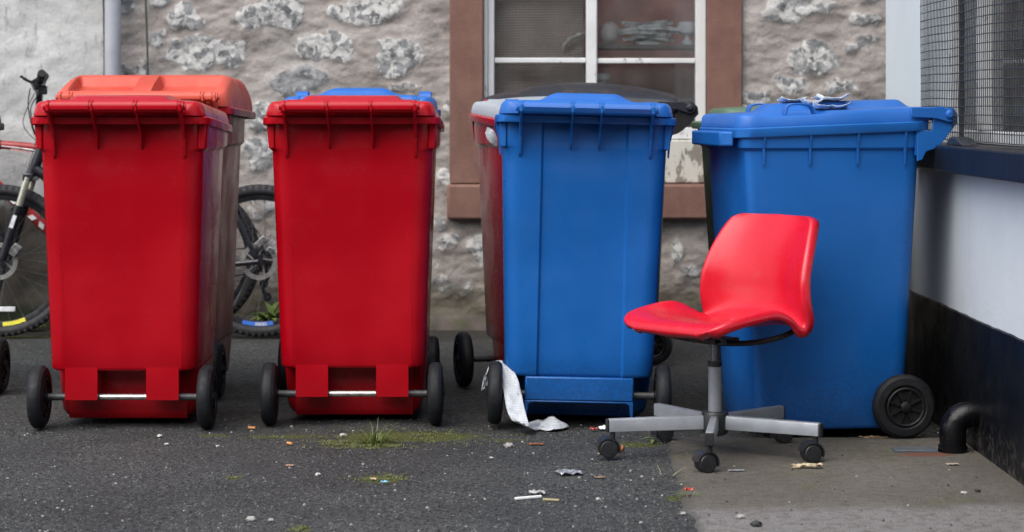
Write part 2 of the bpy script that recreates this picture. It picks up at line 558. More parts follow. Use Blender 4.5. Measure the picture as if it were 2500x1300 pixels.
# ---------------------------------------------------------------- rubble stone wall
def stone_field(XX, ZZ):
    """stone mask, tone and relief for the rubble wall"""
    wx = XX + (fbm(XX * 6, ZZ * 6, 11) - 0.5) * 0.17
    wz = ZZ + (fbm(XX * 6, ZZ * 6, 12) - 0.5) * 0.15
    wx += (fbm(XX * 24, ZZ * 24, 13) - 0.5) * 0.022
    wz += (fbm(XX * 24, ZZ * 24, 14) - 0.5) * 0.022
    mask = np.zeros_like(XX)
    tone = np.full_like(XX, 0.5)
    relief = np.zeros_like(XX)
    rng = np.random.RandomState(4)
    stones = []
    for px, py, w, h, ex, tn in [
            (440, 40, 110, 60, .8, .75), (640, 35, 180, 85, .95, .85), (880, 25, 150, 85, .95, .8), (505, 125, 190, 100, .95, .75),
            (775, 118, 150, 72, .95, .8), (960, 138, 150, 80, .9, .75), (725, 205, 150, 80, .9, .25), (990, 205, 90, 40, .55, .6),
            (640, 290, 80, 70, .8, .7), (640, 365, 80, 70, .7, .8), (350, 200, 50, 110, .6, .8), (395, 100, 40, 60, .6, .8),
            (1945, 25, 150, 75, .9, .85), (1970, 150, 140, 95, .85, .65), (2100, 60, 100, 42, .75, .7), (1925, 215, 80, 50, .8, .7),
            (2045, 215, 110, 45, .75, .7), (2100, 120, 70, 30, .5, .6), (1085, 600, 90, 60, .6, .5), (1100, 690, 110, 50, .5, .4),
            (1660, 605, 60, 60, .8, .85), (1700, 660, 60, 40, .6, .8), (1665, 680, 50, 40, .4, .5), (1085, 440, 50, 60, .7, .8),
            (620, 480, 70, 50, .5, .7), (1060, 330, 50, 60, .5, .6), (1070, 540, 60, 40, .5, .6)]:
        stones.append(((px - 1250) / WS, CAM_H - (py - 270) / WS, w / WS / 2, h / WS / 2, ex, tn, True))
    z = 0.02
    row = 0
    while z < 3.3:
        hgt = 0.13 + 0.08 * rng.rand()
        x = -2.6 + 0.3 * rng.rand()
        while x < 3.4:
            wdt = 0.18 + 0.24 * rng.rand()
            cx, cz = x + wdt / 2, z + hgt / 2 + (rng.rand() - .5) * 0.04
            ok = all(abs(cx - s[0]) > (s[2] + wdt * .42) or abs(cz - s[1]) > (s[3] + hgt * .42) for s in stones if s[6])
            vis = (-1.75 < cx < -0.3 or 1.07 < cx < 1.8) and 0.75 < cz < 1.55
            if ok:
                ex = (0.32 + 0.38 * rng.rand()) if vis else 0.3 + 0.65 * rng.rand() ** 1.3
                stones.append((cx, cz, wdt * .44, hgt * .42, ex, 0.3 + 0.6 * rng.rand(), False))
            x += wdt
        z += hgt
        row += 1
    for (cx, cz, a, b, ex, tn, _) in stones:
        sel = (np.abs(XX - cx) < a * 1.6 + .08) & (np.abs(ZZ - cz) < b * 1.6 + .08)
        if not sel.any():
            continue
        u, v = (wx[sel] - cx) / a, (wz[sel] - cz) / b
        q = (np.abs(u) ** 2.6 + np.abs(v) ** 2.6) ** (1 / 2.6)
        m = sstep(1.22, 0.60, q)
        relief[sel] = np.maximum(relief[sel], m * (0.35 + 0.65 * ex))
        mm = m * ex
        cur = mask[sel]
        tone[sel] = np.where(mm > cur, tn, tone[sel])
        mask[sel] = np.maximum(cur, mm)
    return mask, tone, relief

def rubble_material():
    t = NT('lime_mortared_rubble')
    st, tone = t.attr('stone'), t.attr('tone')
    mn = t.noise(6, 6, 0.62)
    mort = t.mix(t.ramp(mn, 0.3, 0.7), (0.235, 0.208, 0.186), (0.37, 0.336, 0.308))
    mort = t.mix(t.ramp(t.noise(1.6, 4), 0.48, 0.68, 0, 0.6), mort, (0.36, 0.345, 0.325))
    mort = t.mix(t.ramp(t.noise(75, 4, 0.7), 0.56, 0.7, 0, 0.5), mort, (0.10, 0.08, 0.065))
    # stone: grey-blue greywacke with flaking limewash
    sn = t.noise(17, 6, 0.68)
    grey = t.mix(t.ramp(sn, .3, .7), (0.085, 0.09, 0.093), (0.29, 0.295, 0.295))
    lw = t.ramp(t.math('ADD', t.noise(19, 6, 0.66, dist=0.5), t.math('MULTIPLY', t.math('SUBTRACT', tone, 0.5), 0.36)), 0.53, 0.62)
    mp = t.n.new('ShaderNodeVectorMath')
    mp.operation = 'ADD'
    dn = t.n.new('ShaderNodeTexNoise')
    dn.inputs['Scale'].default_value = 16
    dn.inputs['Detail'].default_value = 5
    t.l.new(t.tc.outputs['Object'], dn.inputs['Vector'])
    ds = t.n.new('ShaderNodeVectorMath')
    ds.operation = 'SCALE'
    ds.inputs['Scale'].default_value = 0.07
    t.l.new(dn.outputs['Color'], ds.inputs[0])
    t.l.new(t.tc.outputs['Object'], mp.inputs[0])
    t.l.new(ds.outputs[0], mp.inputs[1])
    fc = t.n.new('ShaderNodeTexVoronoi')
    fc.inputs['Scale'].default_value = 34
    t.l.new(mp.outputs[0], fc.inputs['Vector'])
    fs = t.n.new('ShaderNodeSeparateColor')
    t.l.new(fc.outputs['Color'], fs.inputs[0])
    lw = t.ramp(t.math('ADD', t.math('ADD', t.math('MULTIPLY', fs.outputs[0], .45), t.math('MULTIPLY', t.noise(30, 5, .65), .75)), t.math('MULTIPLY', t.math('SUBTRACT', tone, .5), .4)), .58, .84)
    stone = t.mix(lw, grey, t.mix(t.noise(60, 3), (0.36, 0.36, 0.34), (0.62, 0.61, 0.58)))
    rag = t.math('ADD', st, t.math('MULTIPLY', t.math('SUBTRACT', t.noise(17, 6, 0.66, dist=0.6), 0.5), 1.6))
    m = t.ramp(rag, 0.34, 0.60)
    c = t.mix(m, mort, stone)
    # limewash crumbs left on the mortar
    cr = t.math('MULTIPLY', t.ramp(t.noise(42, 5, 0.75), 0.60, 0.66), t.ramp(t.noise(3.3, 3), 0.46, 0.6))
    c = t.mix(t.math('MULTIPLY', cr, 0.65), c, (0.46, 0.45, 0.42))
    # damp earth and algae at the foot
    ft = t.math('ADD', t.attr('damp'), t.math('MULTIPLY', t.math('SUBTRACT', t.noise(9, 5, 0.65), 0.5), 0.8))
    c = t.mix(t.ramp(ft, 0.3, 0.75, 0, 0.75), c, t.mix(t.noise(21, 4), (0.035, 0.030, 0.022), (0.10, 0.09, 0.04)))
    h = t.math('ADD', t.math('ADD', t.math('MULTIPLY', t.noise(40, 6, 0.68), 1.0), t.math('MULTIPLY', t.math('MULTIPLY', fs.outputs[1], m), .25)), t.math('MULTIPLY', t.math('MULTIPLY', lw, m), 0.12))
    n = t.bump(h, 0.65, 0.012)
    n = t.bump(t.noise(190, 3), 0.35, 0.003, n)
    return t.out(c, 0.85, n, spec=0.25)

X_L, X_R = -1.885, 3.2
WIN = (-0.288, 1.066, 0.506, 2.12)          # hole for surround and window: x0,x1,z0,z1
step = 0.0085
xs = np.arange(X_L, X_R, step)
zs = np.concatenate([np.arange(-0.05, 1.75, step), np.arange(1.75, 3.4, 0.03)])
XX, ZZ = np.meshgrid(xs, zs)
mask, tone, relief = stone_field(XX, ZZ)
YY = WY + 0.010 - relief * 0.011 - (fbm(XX * 4, ZZ * 4, 51, 3) - 0.5) * 0.035 - (fbm(XX * 22, ZZ * 30, 52, 3) - 0.5) * 0.006 \
     - (fbm(XX * 9, ZZ * 22, 53, 4) - 0.5) * 0.015 - np.abs(fbm(XX * 5, ZZ * 11, 54, 5, .6) - 0.5) * 0.022
damp = sstep(0.40, 0.0, ZZ) * 0.8 + 0.25 * sstep(0.65, 0.2, ZZ) * (fbm(XX * 2, ZZ * 2, 55))
cx = (XX[:-1, :-1] + XX[1:, 1:]) / 2
cz = (ZZ[:-1, :-1] + ZZ[1:, 1:]) / 2
keep = ~((cx > WIN[0] + .01) & (cx < WIN[1] - .01) & (cz > WIN[2] + .01) & (cz < WIN[3] - .01))
stone_house = thing('stone_building', 'old rubble stone building with a white sash window in sandstone surround', 'building', (0, 0, 0))
wall = attr_mesh('wall', XX, YY, ZZ, keep, {'stone': mask, 'tone': tone, 'damp': damp}, rubble_material(), stone_house)
back = MB()
back.box(X_L, WIN[0], WY + .06, WY + .55, -.05, 3.38)
back.box(WIN[1], X_R, WY + .06, WY + .55, -.05, 3.38)
back.box(WIN[0], WIN[1], WY + .12, WY + .55, -.05, WIN[2])
back.box(WIN[0], WIN[1], WY + .06, WY + .55, WIN[3], 3.38)
back.build('wall_core', simple('wall_core_mortar', (0.2, 0.17, 0.14), 0.9), stone_house, smooth=False)

def sandstone_material():
    t = NT('red_sandstone')
    a = t.noise(7, 5, 0.6)
    c = t.mix(t.ramp(a, 0.3, 0.7), (0.15, 0.080, 0.062), (0.195, 0.108, 0.085))
    c = t.mix(t.ramp(t.noise(1.0, 4, vec=t.mapping((30, 30, 4))), 0.5, 0.75, 0, 0.45), c, (0.13, 0.07, 0.055))
    c = t.mix(t.ramp(t.noise(60, 5, 0.7), 0.6, 0.72, 0, 0.5), c, (0.28, 0.2, 0.16))
    n = t.bump(t.math('ADD', t.noise(60, 4, 0.7), t.math('MULTIPLY', t.noise(10, 3), 1.5)), 0.4, 0.005)
    return t.out(c, 0.85, n, spec=0.25)
M['sandstone'] = sandstone_material()

def flaky_paint(name, col=(0.66, 0.67, 0.66), under=(0.2, 0.17, 0.13), thr=0.62):
    t = NT(name)
    a = t.noise(1.0, 6, 0.7, vec=t.mapping((22, 22, 9)))
    c = t.mix(t.ramp(t.noise(5, 4), 0.3, 0.7), tuple(x * .86 for x in col), col)
    fl = t.ramp(a, thr, thr + 0.04)
    c = t.mix(fl, c, under)
    n = t.bump(t.math('SUBTRACT', t.noise(25, 3), t.math('MULTIPLY', fl, 0.8)), 0.3, 0.004)
    return t.out(c, 0.5, n)
M['frame_paint'] = flaky_paint('weathered_white_paint')
M['cream_paint'] = flaky_paint('flaking_cream_paint', (0.50, 0.49, 0.43), (0.20, 0.18, 0.15), 0.50)

FX0, FX1 = (1180 - 1250) / WS, (1727 - 1250) / WS
jy0, jy1 = WY - .018, WY + .30
for nm, (a, b) in {'l': (WIN[0], FX0), 'r': (FX1, WIN[1])}.items():
    MB().box(a, b, jy0, jy1, WIN[2] + .163, WIN[3]).build('jamb', M['sandstone'], stone_house, bevel=.006)
MB().box(WIN[0], WIN[1], jy0, jy1, WIN[3] + .002, WIN[3] + .25).build('lintel', M['sandstone'], stone_house, bevel=.006)
sill = MB()
sill.box(WIN[0] - .012, WIN[1] + .012, WY - .055, WY + .30, WIN[2], WIN[2] + .161)
sill.build('sill', M['sandstone'], stone_house, bevel=.012)
MB().box(FX0 + .001, FX1 - .001, WY + .03, WY + .30, WIN[2] + .163, .872).build('apron_panel', M['cream_paint'], stone_house, bevel=.008)

# sash window
wy = WY + .05
fr = MB()
fz0, fz1 = .874, WIN[3] - .002
fr.box(FX0 + .001, FX0 + .02, wy - .02, wy + .1, fz0, fz1)          # box frame edge, left
fr.box(FX0 + .0205, FX0 + .05, wy, wy + .08, fz0, fz1)
fr.box(FX1 - .05, FX1 - .0015, wy, wy + .08, fz0, fz1)
fr.box(FX0 + .0505, FX1 - .0505, wy, wy + .08, fz0, fz0 + .055)
fr.box(FX0 + .0505, FX1 - .0505, wy, wy + .08, fz1 - .05, fz1)
frame = fr.build('window_frame', M['frame_paint'], stone_house, bevel=.004)
mx0, mx1 = (1432 - 1250) / WS, (1459 - 1250) / WS
MB().box(mx0, mx1, wy - .004, wy + .074, fz0 + .056, fz1 - .051).build('mullion', M['frame_paint'], frame, bevel=.006)
for zz in (1.242, 1.60):
    MB().box(FX0 + .051, mx0 - .001, wy + .012, wy + .06, zz - .012, zz + .012).build('glazing_bar', M['frame_paint'], frame, bevel=.004)
    MB().box(mx1 + .001, FX1 - .051, wy + .012, wy + .06, zz - .014, zz + .010).build('glazing_bar', M['frame_paint'], frame, bevel=.004)

def glass_material(name, tint=(1, 1, 1), dirt=0.2):
    m = bpy.data.materials.new(name)
    m.use_nodes = True
    n, l = m.node_tree.nodes, m.node_tree.links
    for q in list(n):
        n.remove(q)
    out = n.new('ShaderNodeOutputMaterial')
    tr = n.new('ShaderNodeBsdfTransparent')
    tr.inputs[0].default_value = (*tint, 1)
    gl = n.new('ShaderNodeBsdfGlossy')
    gl.inputs['Roughness'].default_value = 0.03
    fr_ = n.new('ShaderNodeFresnel')
    fr_.inputs[0].default_value = 1.52
    mx = n.new('ShaderNodeMixShader')
    df = n.new('ShaderNodeBsdfDiffuse')
    df.inputs[0].default_value = (.34, .33, .31, 1)
    nz = n.new('ShaderNodeTexNoise')
    nz.inputs['Scale'].default_value = 9
    nz.inputs['Detail'].default_value = 6
    tcn = n.new('ShaderNodeTexCoord')
    l.new(tcn.outputs['Object'], nz.inputs['Vector'])
    mr = n.new('ShaderNodeMapRange')
    mr.inputs[1].default_value = .35
    mr.inputs[2].default_value = .75
    mr.inputs[3].default_value = dirt * .35
    mr.inputs[4].default_value = dirt
    l.new(nz.outputs['Fac'], mr.inputs[0])
    m2 = n.new('ShaderNodeMixShader')
    l.new(fr_.outputs[0], mx.inputs[0])
    l.new(tr.outputs[0], mx.inputs[1])
    l.new(gl.outputs[0], mx.inputs[2])
    l.new(mr.outputs[0], m2.inputs[0])
    l.new(mx.outputs[0], m2.inputs[1])
    l.new(df.outputs[0], m2.inputs[2])
    l.new(m2.outputs[0], out.inputs[0])
    return m
gm = glass_material('old_window_glass', dirt=0.12)
gp = MB()
gp.box(FX0 + .05, mx0, wy + .038, wy + .041, fz0 + .05, fz1 - .05)
gp.box(mx1, FX1 - .05, wy + .038, wy + .041, fz0 + .05, fz1 - .05)
gp.build('glass', gm, frame, smooth=False)

# what stands behind the glass
room = MB()
ry = WY + .42
room.box(FX0 - .3, FX1 + .3, ry + .25, ry + .3, .5, 2.4)
room.build('back_room_wall', simple('dim_red_brown_plaster', (0.58, 0.29, 0.24), 0.9, var=.3, scale=5), stone_house, smooth=False)
def ribbed_screen():
    t = NT('ribbed_brown_screen')
    z = t.sep()[2]
    w = t.math('SINE', t.math('MULTIPLY', z, 2 * math.pi / 0.0125))
    x = t.math('SINE', t.math('MULTIPLY', t.sep()[0], 2 * math.pi / 0.011))
    c = t.mix(t.ramp(w, -1, 1), (0.38, 0.32, 0.275), (0.58, 0.49, 0.42))
    c = t.mix(t.ramp(x, 0.0, 1, 0, .6), c, (0.10, 0.085, 0.075))
    c = t.mix(t.ramp(t.noise(4, 4), 0.4, 0.7, 0, .5), c, (0.18, 0.12, 0.095))
    return t.out(c, 0.8, t.bump(w, .3, .004))
scr = MB()
scr.box(FX0 + .0, (1428 - 1250) / WS, WY + .22, WY + .226, .7, 2.3)
o = scr.build('insect_screen', ribbed_screen(), stone_house, smooth=False)
shelf = MB()
shelf.box((1455 - 1250) / WS, FX1 + .05, WY + .105, WY + .40, 1.298, 1.318)
shelf.build('window_shelf', simple('grey_shelf_board', (0.16, 0.15, 0.14), .7), stone_house, bevel=.003)
shelf = MB()
shelf.box(FX0, FX1 + .05, WY + .235, WY + .52, 1.05, 1.068)
shelf.build('window_shelf', simple('grey_lower_board', (0.14, 0.125, 0.115), .7), stone_house, bevel=.003)

def blob(c, rx, ry_, rz, amp=.15, seed=0, n=20, flat=True):
    mb = MB()
    rings = []
    for i in range(1, n):
        th = math.pi * i / n
        ring_ = []
        for k in range(n * 2):
            ph = math.pi * k / n
            d = Vector((math.sin(th) * math.cos(ph), math.sin(th) * math.sin(ph), -math.cos(th)))
            f = 1 + amp * (mnoise.noise(d * 1.7 + Vector((seed, 0, 0))) + .5 * mnoise.noise(d * 4 + Vector((0, seed, 0))))
            ring_.append((c[0] + d.x * rx * f, c[1] + d.y * ry_ * f, c[2] + d.z * rz * f))
        rings.append(ring_)
    mb.loft(rings, True, True)
    return mb

def crumple(cx, cy, z0, w, d, h, nx=10, ny=8, seed=0, rot=0.0):
    rows = []
    for j in range(ny + 1):
        row_ = []
        for i in range(nx + 1):
            u, v = i / nx - .5, j / ny - .5
            q = Vector((u * 5 + seed, v * 5, seed * .7))
            zz = max(0.0, .5 + mnoise.noise(q) * .9) * h
            e = 1 + .18 * mnoise.noise(q * 2.3)
            x, y = u * w * e, v * d * e
            row_.append((cx + x * math.cos(rot) - y * math.sin(rot), cy + x * math.sin(rot) + y * math.cos(rot), z0 + zz))
        rows.append(row_)
    return MB().grid(rows)

M['white_paper'] = simple('white_paper', (0.66, 0.68, 0.68), .7, 0, .12, 30)
M['pale_cloth'] = simple('pale_cloth', (0.75, 0.74, 0.64), .85, 0, .15, 18)
M['white_glaze'] = simple('off_white_glaze', (0.8, 0.83, 0.84), .3, 0, .05, 12)
M['grey_blur'] = simple('pale_grey_enamel', (0.55, 0.52, 0.49), .5, 0, .15, 8)
# things on the shelf behind the glass
o = blob(((1490 - 1250) / 523, WY + .20, 1.318 + .055), .05, .05, .056, .08, 3).build('pot', M['grey_blur'])
tag(o, 'dull grey round pot on the shelf inside the window', 'pot')
prof = [(1.318, .0), (1.318, .03), (1.33, .032), (1.345, .012), (1.36, .014), (1.375, .045), (1.405, .052), (1.425, .045), (1.43, .0)]
lm = MB().lathe(prof, 24, 'Z', ((1683 - 1250) / 523, WY + .18, 0))
o = lm.build('goblet', M['white_glaze'])
tag(o, 'rounded white goblet on short foot behind the window glass', 'goblet')
stk = MB()
rng = random.Random(5)
bx = (1585 - 1250) / 521
for k in range(26):
    a = rng.uniform(-.35, .35)
    L = rng.uniform(.05, .105)
    cx_, cz_ = bx + rng.uniform(-.06, .06), 1.330 + .0035 * k + rng.uniform(0, .006)
    cy_ = WY + .20 + rng.uniform(-.05, .05)
    dx = Vector((math.cos(a * .6), math.sin(a), math.sin(a * .45)))
    stk.obox((cx_, cy_, cz_), dx * L, dx.orthogonal().normalized() * .006, Vector((0, 0, .0035)))
stk.box(bx - .05, bx + .05, WY + .15, WY + .25, 1.318, 1.331)
o = stk.build('paper_stack', simple('grey_papers', (0.55, 0.59, 0.57), .7, 0, .5, 24), smooth=False)
tag(o, 'untidy heap of grey papers and sticks on the window shelf', 'papers')
jr = MB().lathe([(1.068, 0), (1.068, .033), (1.14, .035), (1.155, .028), (1.156, .0)], 20, 'Z', ((1477 - 1250) / 521, WY + .30, 0))
jar = jr.build('jar', simple('cloudy_jar', (0.35, 0.33, 0.30), .3))
tag(jar, 'small jar with a white lid behind lower window pane', 'jar')
MB().lathe([(1.1565, 0), (1.1565, .031), (1.183, .031), (1.186, .0)], 20, 'Z', ((1477 - 1250) / 521, WY + .30, 0)).build('lid', M['white_glaze'], jar)
# rag hooked over the mullion inside
rag = []
pts = smooth_path([((1440 - 1250) / 524, WY + .16, 1.385), ((1420 - 1250) / 524, WY + .165, 1.366), ((1395 - 1250) / 524, WY + .17, 1.345), ((1378 - 1250) / 524, WY + .175, 1.315), ((1374 - 1250) / 524, WY + .175, 1.295)], 5)
for i, p in enumerate(pts):
    w = .006 + .010 * (i / len(pts)) + .004 * math.sin(i * 1.3)
    rag.append([p + Vector((-.3 * w, 0, w)), p + Vector((.2 * w, -.012, .2 * w)), p + Vector((.6 * w, 0, -w))])
o = MB().grid(rag).build('rag', M['pale_cloth'], solid=.003)
tag(o, 'pale twisted rag hanging behind the upper left pane', 'rag')

# low cement kerb along the foot of the wall
def kerb_mat():
    t = NT('dirty_cement_kerb')
    c = t.mix(t.ramp(t.noise(8, 5), .3, .7), (0.045, 0.04, 0.032), (0.11, 0.09, 0.075))
    c = t.mix(t.ramp(t.noise(12, 5, .7), .52, .65, 0, .7), c, (0.055, 0.06, 0.018))
    return t.out(c, .9, t.bump(t.noise(50, 5, .7), .5, .006))
kb = MB()
rows = []
for (yy, zz) in ((WY + .05, .062), (WY - .05, .058), (WY - .066, .045), (WY - .075, -.02)):
    rows.append([(x, yy + .012 * mnoise.noise(Vector((x * 6, zz * 9, 0))), zz + .008 * mnoise.noise(Vector((x * 5, yy * 3, 4)))) for x in np.arange(-1.9, 3.2, .04)])
kb.grid(rows).build('plinth', kerb_mat(), stone_house, angle=60)

# ---------------------------------------------------------------- whitewashed wall on the left
def whitewash_material():
    t = NT('streaked_whitewash')
    a = t.noise(4, 5, .6)
    c = t.mix(t.ramp(a, .3, .7), (0.395, 0.40, 0.39), (0.525, 0.53, 0.515))
    st = t.noise(1.0, 5, .65, vec=t.mapping((30, 30, 9)))
    c = t.mix(t.ramp(st, .56, .74, 0, .6), c, (0.16, 0.155, 0.145))
    c = t.mix(t.ramp(t.noise(1.0, 6, .75, vec=t.mapping((60, 60, 34))), .50, .72, 0, .4), c, (0.22, 0.215, 0.20))
    c = t.mix(t.ramp(t.noise(1.0, 4, .7, vec=t.mapping((90, 90, 9))), .66, .74, 0, .7), c, (0.10, 0.095, 0.085))
    c = t.mix(t.ramp(t.noise(2.2, 4), .52, .7, 0, .45), c, (0.33, 0.32, 0.29))
    d = t.math('ADD', t.attr('damp'), t.math('MULTIPLY', t.math('SUBTRACT', t.noise(7, 6, .7), .5), .55))
    dirt = t.mix(t.noise(14, 5), (0.03, 0.027, 0.021), (0.075, 0.064, 0.048))
    c = t.mix(t.ramp(d, .36, .62, 0, .95), c, dirt)
    c = t.mix(t.ramp(t.math('ADD', t.attr('algae'), t.math('MULTIPLY', t.noise(12, 5, .7), .5)), .7, 1.0, 0, .85), c, (0.022, 0.032, 0.010))
    n = t.bump(t.math('ADD', t.noise(30, 5, .7), t.math('MULTIPLY', st, .5)), .6, .009)
    return t.out(c, .8, n, spec=.3)
xs = np.arange(-4.6, -1.8866, .016)
xs[-1] = -1.8866
zs = np.concatenate([np.arange(-.05, 1.75, .016), np.arange(1.76, 3.5, .05)])
XX, ZZ = np.meshgrid(xs, zs)
YY = WY - .002 - (fbm(XX * 3, ZZ * 3.5, 61, 4) - .5) * .055 - (fbm(XX * 14, ZZ * 16, 62, 4) - .5) * .011
damp = sstep(.85, .36, ZZ + .25 * (fbm(XX * 2.2, ZZ * 2.2, 63) - .5))
algae = sstep(.20, .02, ZZ)
ww = attr_mesh('whitewashed_wall', XX, YY, ZZ, np.ones((XX.shape[0] - 1, XX.shape[1] - 1), bool), {'damp': damp, 'algae': algae}, whitewash_material())
tag(ww, 'whitewashed masonry wall stained brown at the foot behind the bicycles', 'wall')
MB().box(-4.6, -1.887, WY + .05, WY + .5, -.05, 3.42).build('wall_core', simple('render_core', (0.3, 0.29, 0.27), .9), ww, smooth=False)

# downpipe and cables
dpx = (278 - 1250) / (F / 9.98)
dp = thing('drainpipe', 'light grey vertical drainpipe between whitewashed and stone walls', 'drainpipe', (dpx, 9.955, 0))
pm = simple('grey_pipe_paint', (0.34, 0.35, 0.38), .45, 0, .12, 6)
MB().tube([(0, 0, .02), (0, 0, 3.3)], .0375, 24).build('pipe', pm, dp)
for zz in (.7, 2.3):
    MB().lathe([(zz - .035, .0385), (zz - .035, .045), (zz + .035, .045), (zz + .035, .0385)], 24, 'Z').box(-.075, .075, .02, .05, zz - .012, zz + .012).build('bracket', pm, dp)
cm = simple('dark_green_cable', (0.05, 0.055, 0.045), .6)
for px, lab, d in ((251, 'thin dark cable clipped along the left of the drainpipe', 9.97), (357, 'thin greenish cable running down the stone beside the drainpipe', 9.985)):
    x = (px - 1250) / (F / d)
    pts = smooth_path([(x + .008 * math.sin(k * 1.7 + px), d, 3.2 - .4 * k) for k in range(9)], 6)
    o = MB().tube(pts, .0052, 8).build('cable', cm)
    tag(o, lab, 'cable')

# ---------------------------------------------------------------- white building on the right
BX = 1.375
Y0, Y1 = 2.0, 7.98
HY0, HY1, HZ0, HZ1 = 5.55, 7.22, .905, 2.15
white_b = thing('white_building', 'white painted building with black plinth and wire guarded window', 'building', (0, 0, 0))
def white_wall_material():
    t = NT('white_masonry_paint')
    c = t.mix(t.ramp(t.noise(1.5, 4), .3, .7), (0.57, 0.62, 0.655), (0.64, 0.69, 0.72))
    c = t.mix(t.ramp(t.noise(1.0, 4, .6, vec=t.mapping((9, 9, 1.4))), .55, .8, 0, .3), c, (0.45, 0.47, 0.48))
    c = t.mix(t.ramp(t.noise(45, 3), .68, .74, 0, .3), c, (0.35, 0.35, 0.34))
    n = t.bump(t.math('ADD', t.noise(5, 4), t.math('MULTIPLY', t.noise(60, 4), .25)), .25, .012)
    return t.out(c, .45, n)
wmat = white_wall_material()
mb = MB()
ysl, zsl = [Y0, HY0, HY1, Y1], [-.05, HZ0 - .04, HZ1, 3.4]
th = .32
idx = {}
for k, x in enumerate((BX, BX + th)):
    for j, z in enumerate(zsl):
        for i, y in enumerate(ysl):
            idx[k, i, j] = len(mb.v)
            mb.v.append((x, y, z))
for k in (0, 1):
    for j in range(3):
        for i in range(3):
            if (i, j) == (1, 1):
                continue
            q = (idx[k, i, j], idx[k, i + 1, j], idx[k, i + 1, j + 1], idx[k, i, j + 1])
            mb.f.append(q if k == 0 else q[::-1])
def rim_faces(loop):
    for a, b in zip(loop, loop[1:] + loop[:1]):
        mb.f.append((idx[0, a[0], a[1]], idx[1, a[0], a[1]], idx[1, b[0], b[1]], idx[0, b[0], b[1]]))
rim_faces([(0, 0), (1, 0), (2, 0), (3, 0), (3, 1), (3, 2), (3, 3), (2, 3), (1, 3), (0, 3), (0, 2), (0, 1)])
rim_faces([(1, 1), (1, 2), (2, 2), (2, 1)])
mb.build('wall', wmat, white_b, smooth=False)
MB().box(BX + th + .001, BX + th + 3, Y1 - .3, Y1, -.05, 3.4).build('return_wall', wmat, white_b, smooth=False)
# black plinth with a hand-painted upper edge
def black_paint():
    t = NT('black_bitumen_paint')
    c = t.mix(t.ramp(t.noise(6, 4), .3, .7), (0.003, 0.0035, 0.005), (0.007, 0.008, 0.010))
    dirt = t.math('MULTIPLY', t.ramp(t.sep()[2], .16, .0), t.ramp(t.noise(40, 5, .7), .5, .68))
    c = t.mix(t.math('MULTIPLY', dirt, .7), c, (0.10, 0.09, 0.075))
    c = t.mix(t.ramp(t.voro(70), .05, .03, 0, .4), c, (0.2, 0.2, 0.2))
    n = t.bump(t.math('ADD', t.noise(5, 4), t.math('MULTIPLY', t.noise(50, 4), .3)), .4, .012)
    return t.out(c, t.ramp(t.noise(8, 3), .3, .7, .32, .5), n, spec=.12)
bp = black_paint()
ys_ = np.arange(Y0, Y1 + .01, .03)
top = [.388 + .006 * mnoise.noise(Vector((y * 2.1, 1, 0))) + .0025 * mnoise.noise(Vector((y * 13, 2, 0))) for y in ys_]
mb = MB()
mb.grid([[(BX - .007, y, z) for y, z in zip(ys_, [-.03] * len(ys_))],
         [(BX - .007, y, z * .5) for y, z in zip(ys_, top)],
         [(BX - .007, y, z) for y, z in zip(ys_, top)],
         [(BX + .004, y, z + .004) for y, z in zip(ys_, top)]])
mb.add([(BX - .007, Y1 + .006, -.03), (BX + .3, Y1 + .006, -.03), (BX + .3, Y1 + .006, top[-1]), (BX - .007, Y1 + .006, top[-1])], [(0, 1, 2, 3)])
mb.build('plinth', bp, white_b)
# navy sill
def navy():
    t = NT('navy_gloss_paint')
    st = t.noise(1.0, 4, .6, vec=t.mapping((60, 60, 4)))
    c = t.mix(t.ramp(st, .35, .7), (0.003, 0.004, 0.007), (0.008, 0.011, 0.017))
    up = t.n.new('ShaderNodeNewGeometry')
    sx = t.n.new('ShaderNodeSeparateXYZ')
    t.l.new(up.outputs['Normal'], sx.inputs[0])
    dust_ = t.math('MULTIPLY', t.ramp(sx.outputs[2], .6, .95), t.ramp(t.noise(30, 5, .7), .4, .65))
    c = t.mix(t.math('MULTIPLY', dust_, .6), c, (0.07, 0.065, 0.06))
    return t.out(c, .42, t.bump(st, .3, .004), spec=.25)
nv_ = navy()
MB().box(BX - .075, BX - .001, 2.4, 7.33, .822, .903).build('sill', nv_, white_b, bevel=.008, seg=3)
MB().box(BX - .001, BX + th, HY0 + .002, HY1 - .002, .866, .9035).build('inner_sill', nv_, white_b, bevel=.002)
# window set back in the opening
wx_ = BX + .075
wf = MB()
wf.box(wx_, wx_ + .07, HY1 - .06, HY1 - .002, .905, HZ1 - .002)
wf.box(wx_, wx_ + .07, HY0 + .002, HY0 + .06, .905, HZ1 - .002)
wf.box(wx_, wx_ + .07, HY0 + .061, HY1 - .061, HZ1 - .06, HZ1 - .002)
wf.box(wx_, wx_ + .07, HY0 + .061, HY1 - .061, .905, .945)
frame2 = wf.build('window_frame', M['frame_paint'], white_b, bevel=.004)
for yc in (6.72, 6.05):
    MB().box(wx_ - .004, wx_ + .066, yc - .038, yc + .038, .946, HZ1 - .061).build('mullion', M['frame_paint'], frame2, bevel=.005)
gp = MB()
gp.box(wx_ + .03, wx_ + .034, HY0 + .05, HY1 - .05, .94, HZ1 - .05)
gp.build('glass', glass_material('side_window_glass', (.8, .85, .9), .25), frame2, smooth=False)
# curtain behind
cr_rows = []
for z in np.linspace(.92, HZ1, 12):
    cr_rows.append([(wx_ + .115 + .012 * math.sin(y * 62 + 1.5 * math.sin(y * 7)) + .006 * mnoise.noise(Vector((y * 9, z * 2, 0))), y, z) for y in np.arange(HY0 + .01, HY1 - .01, .008)])
MB().grid(cr_rows).build('curtain', simple('grey_curtain', (0.30, 0.32, 0.33), .8, 0, .3, 9), frame2, angle=80)
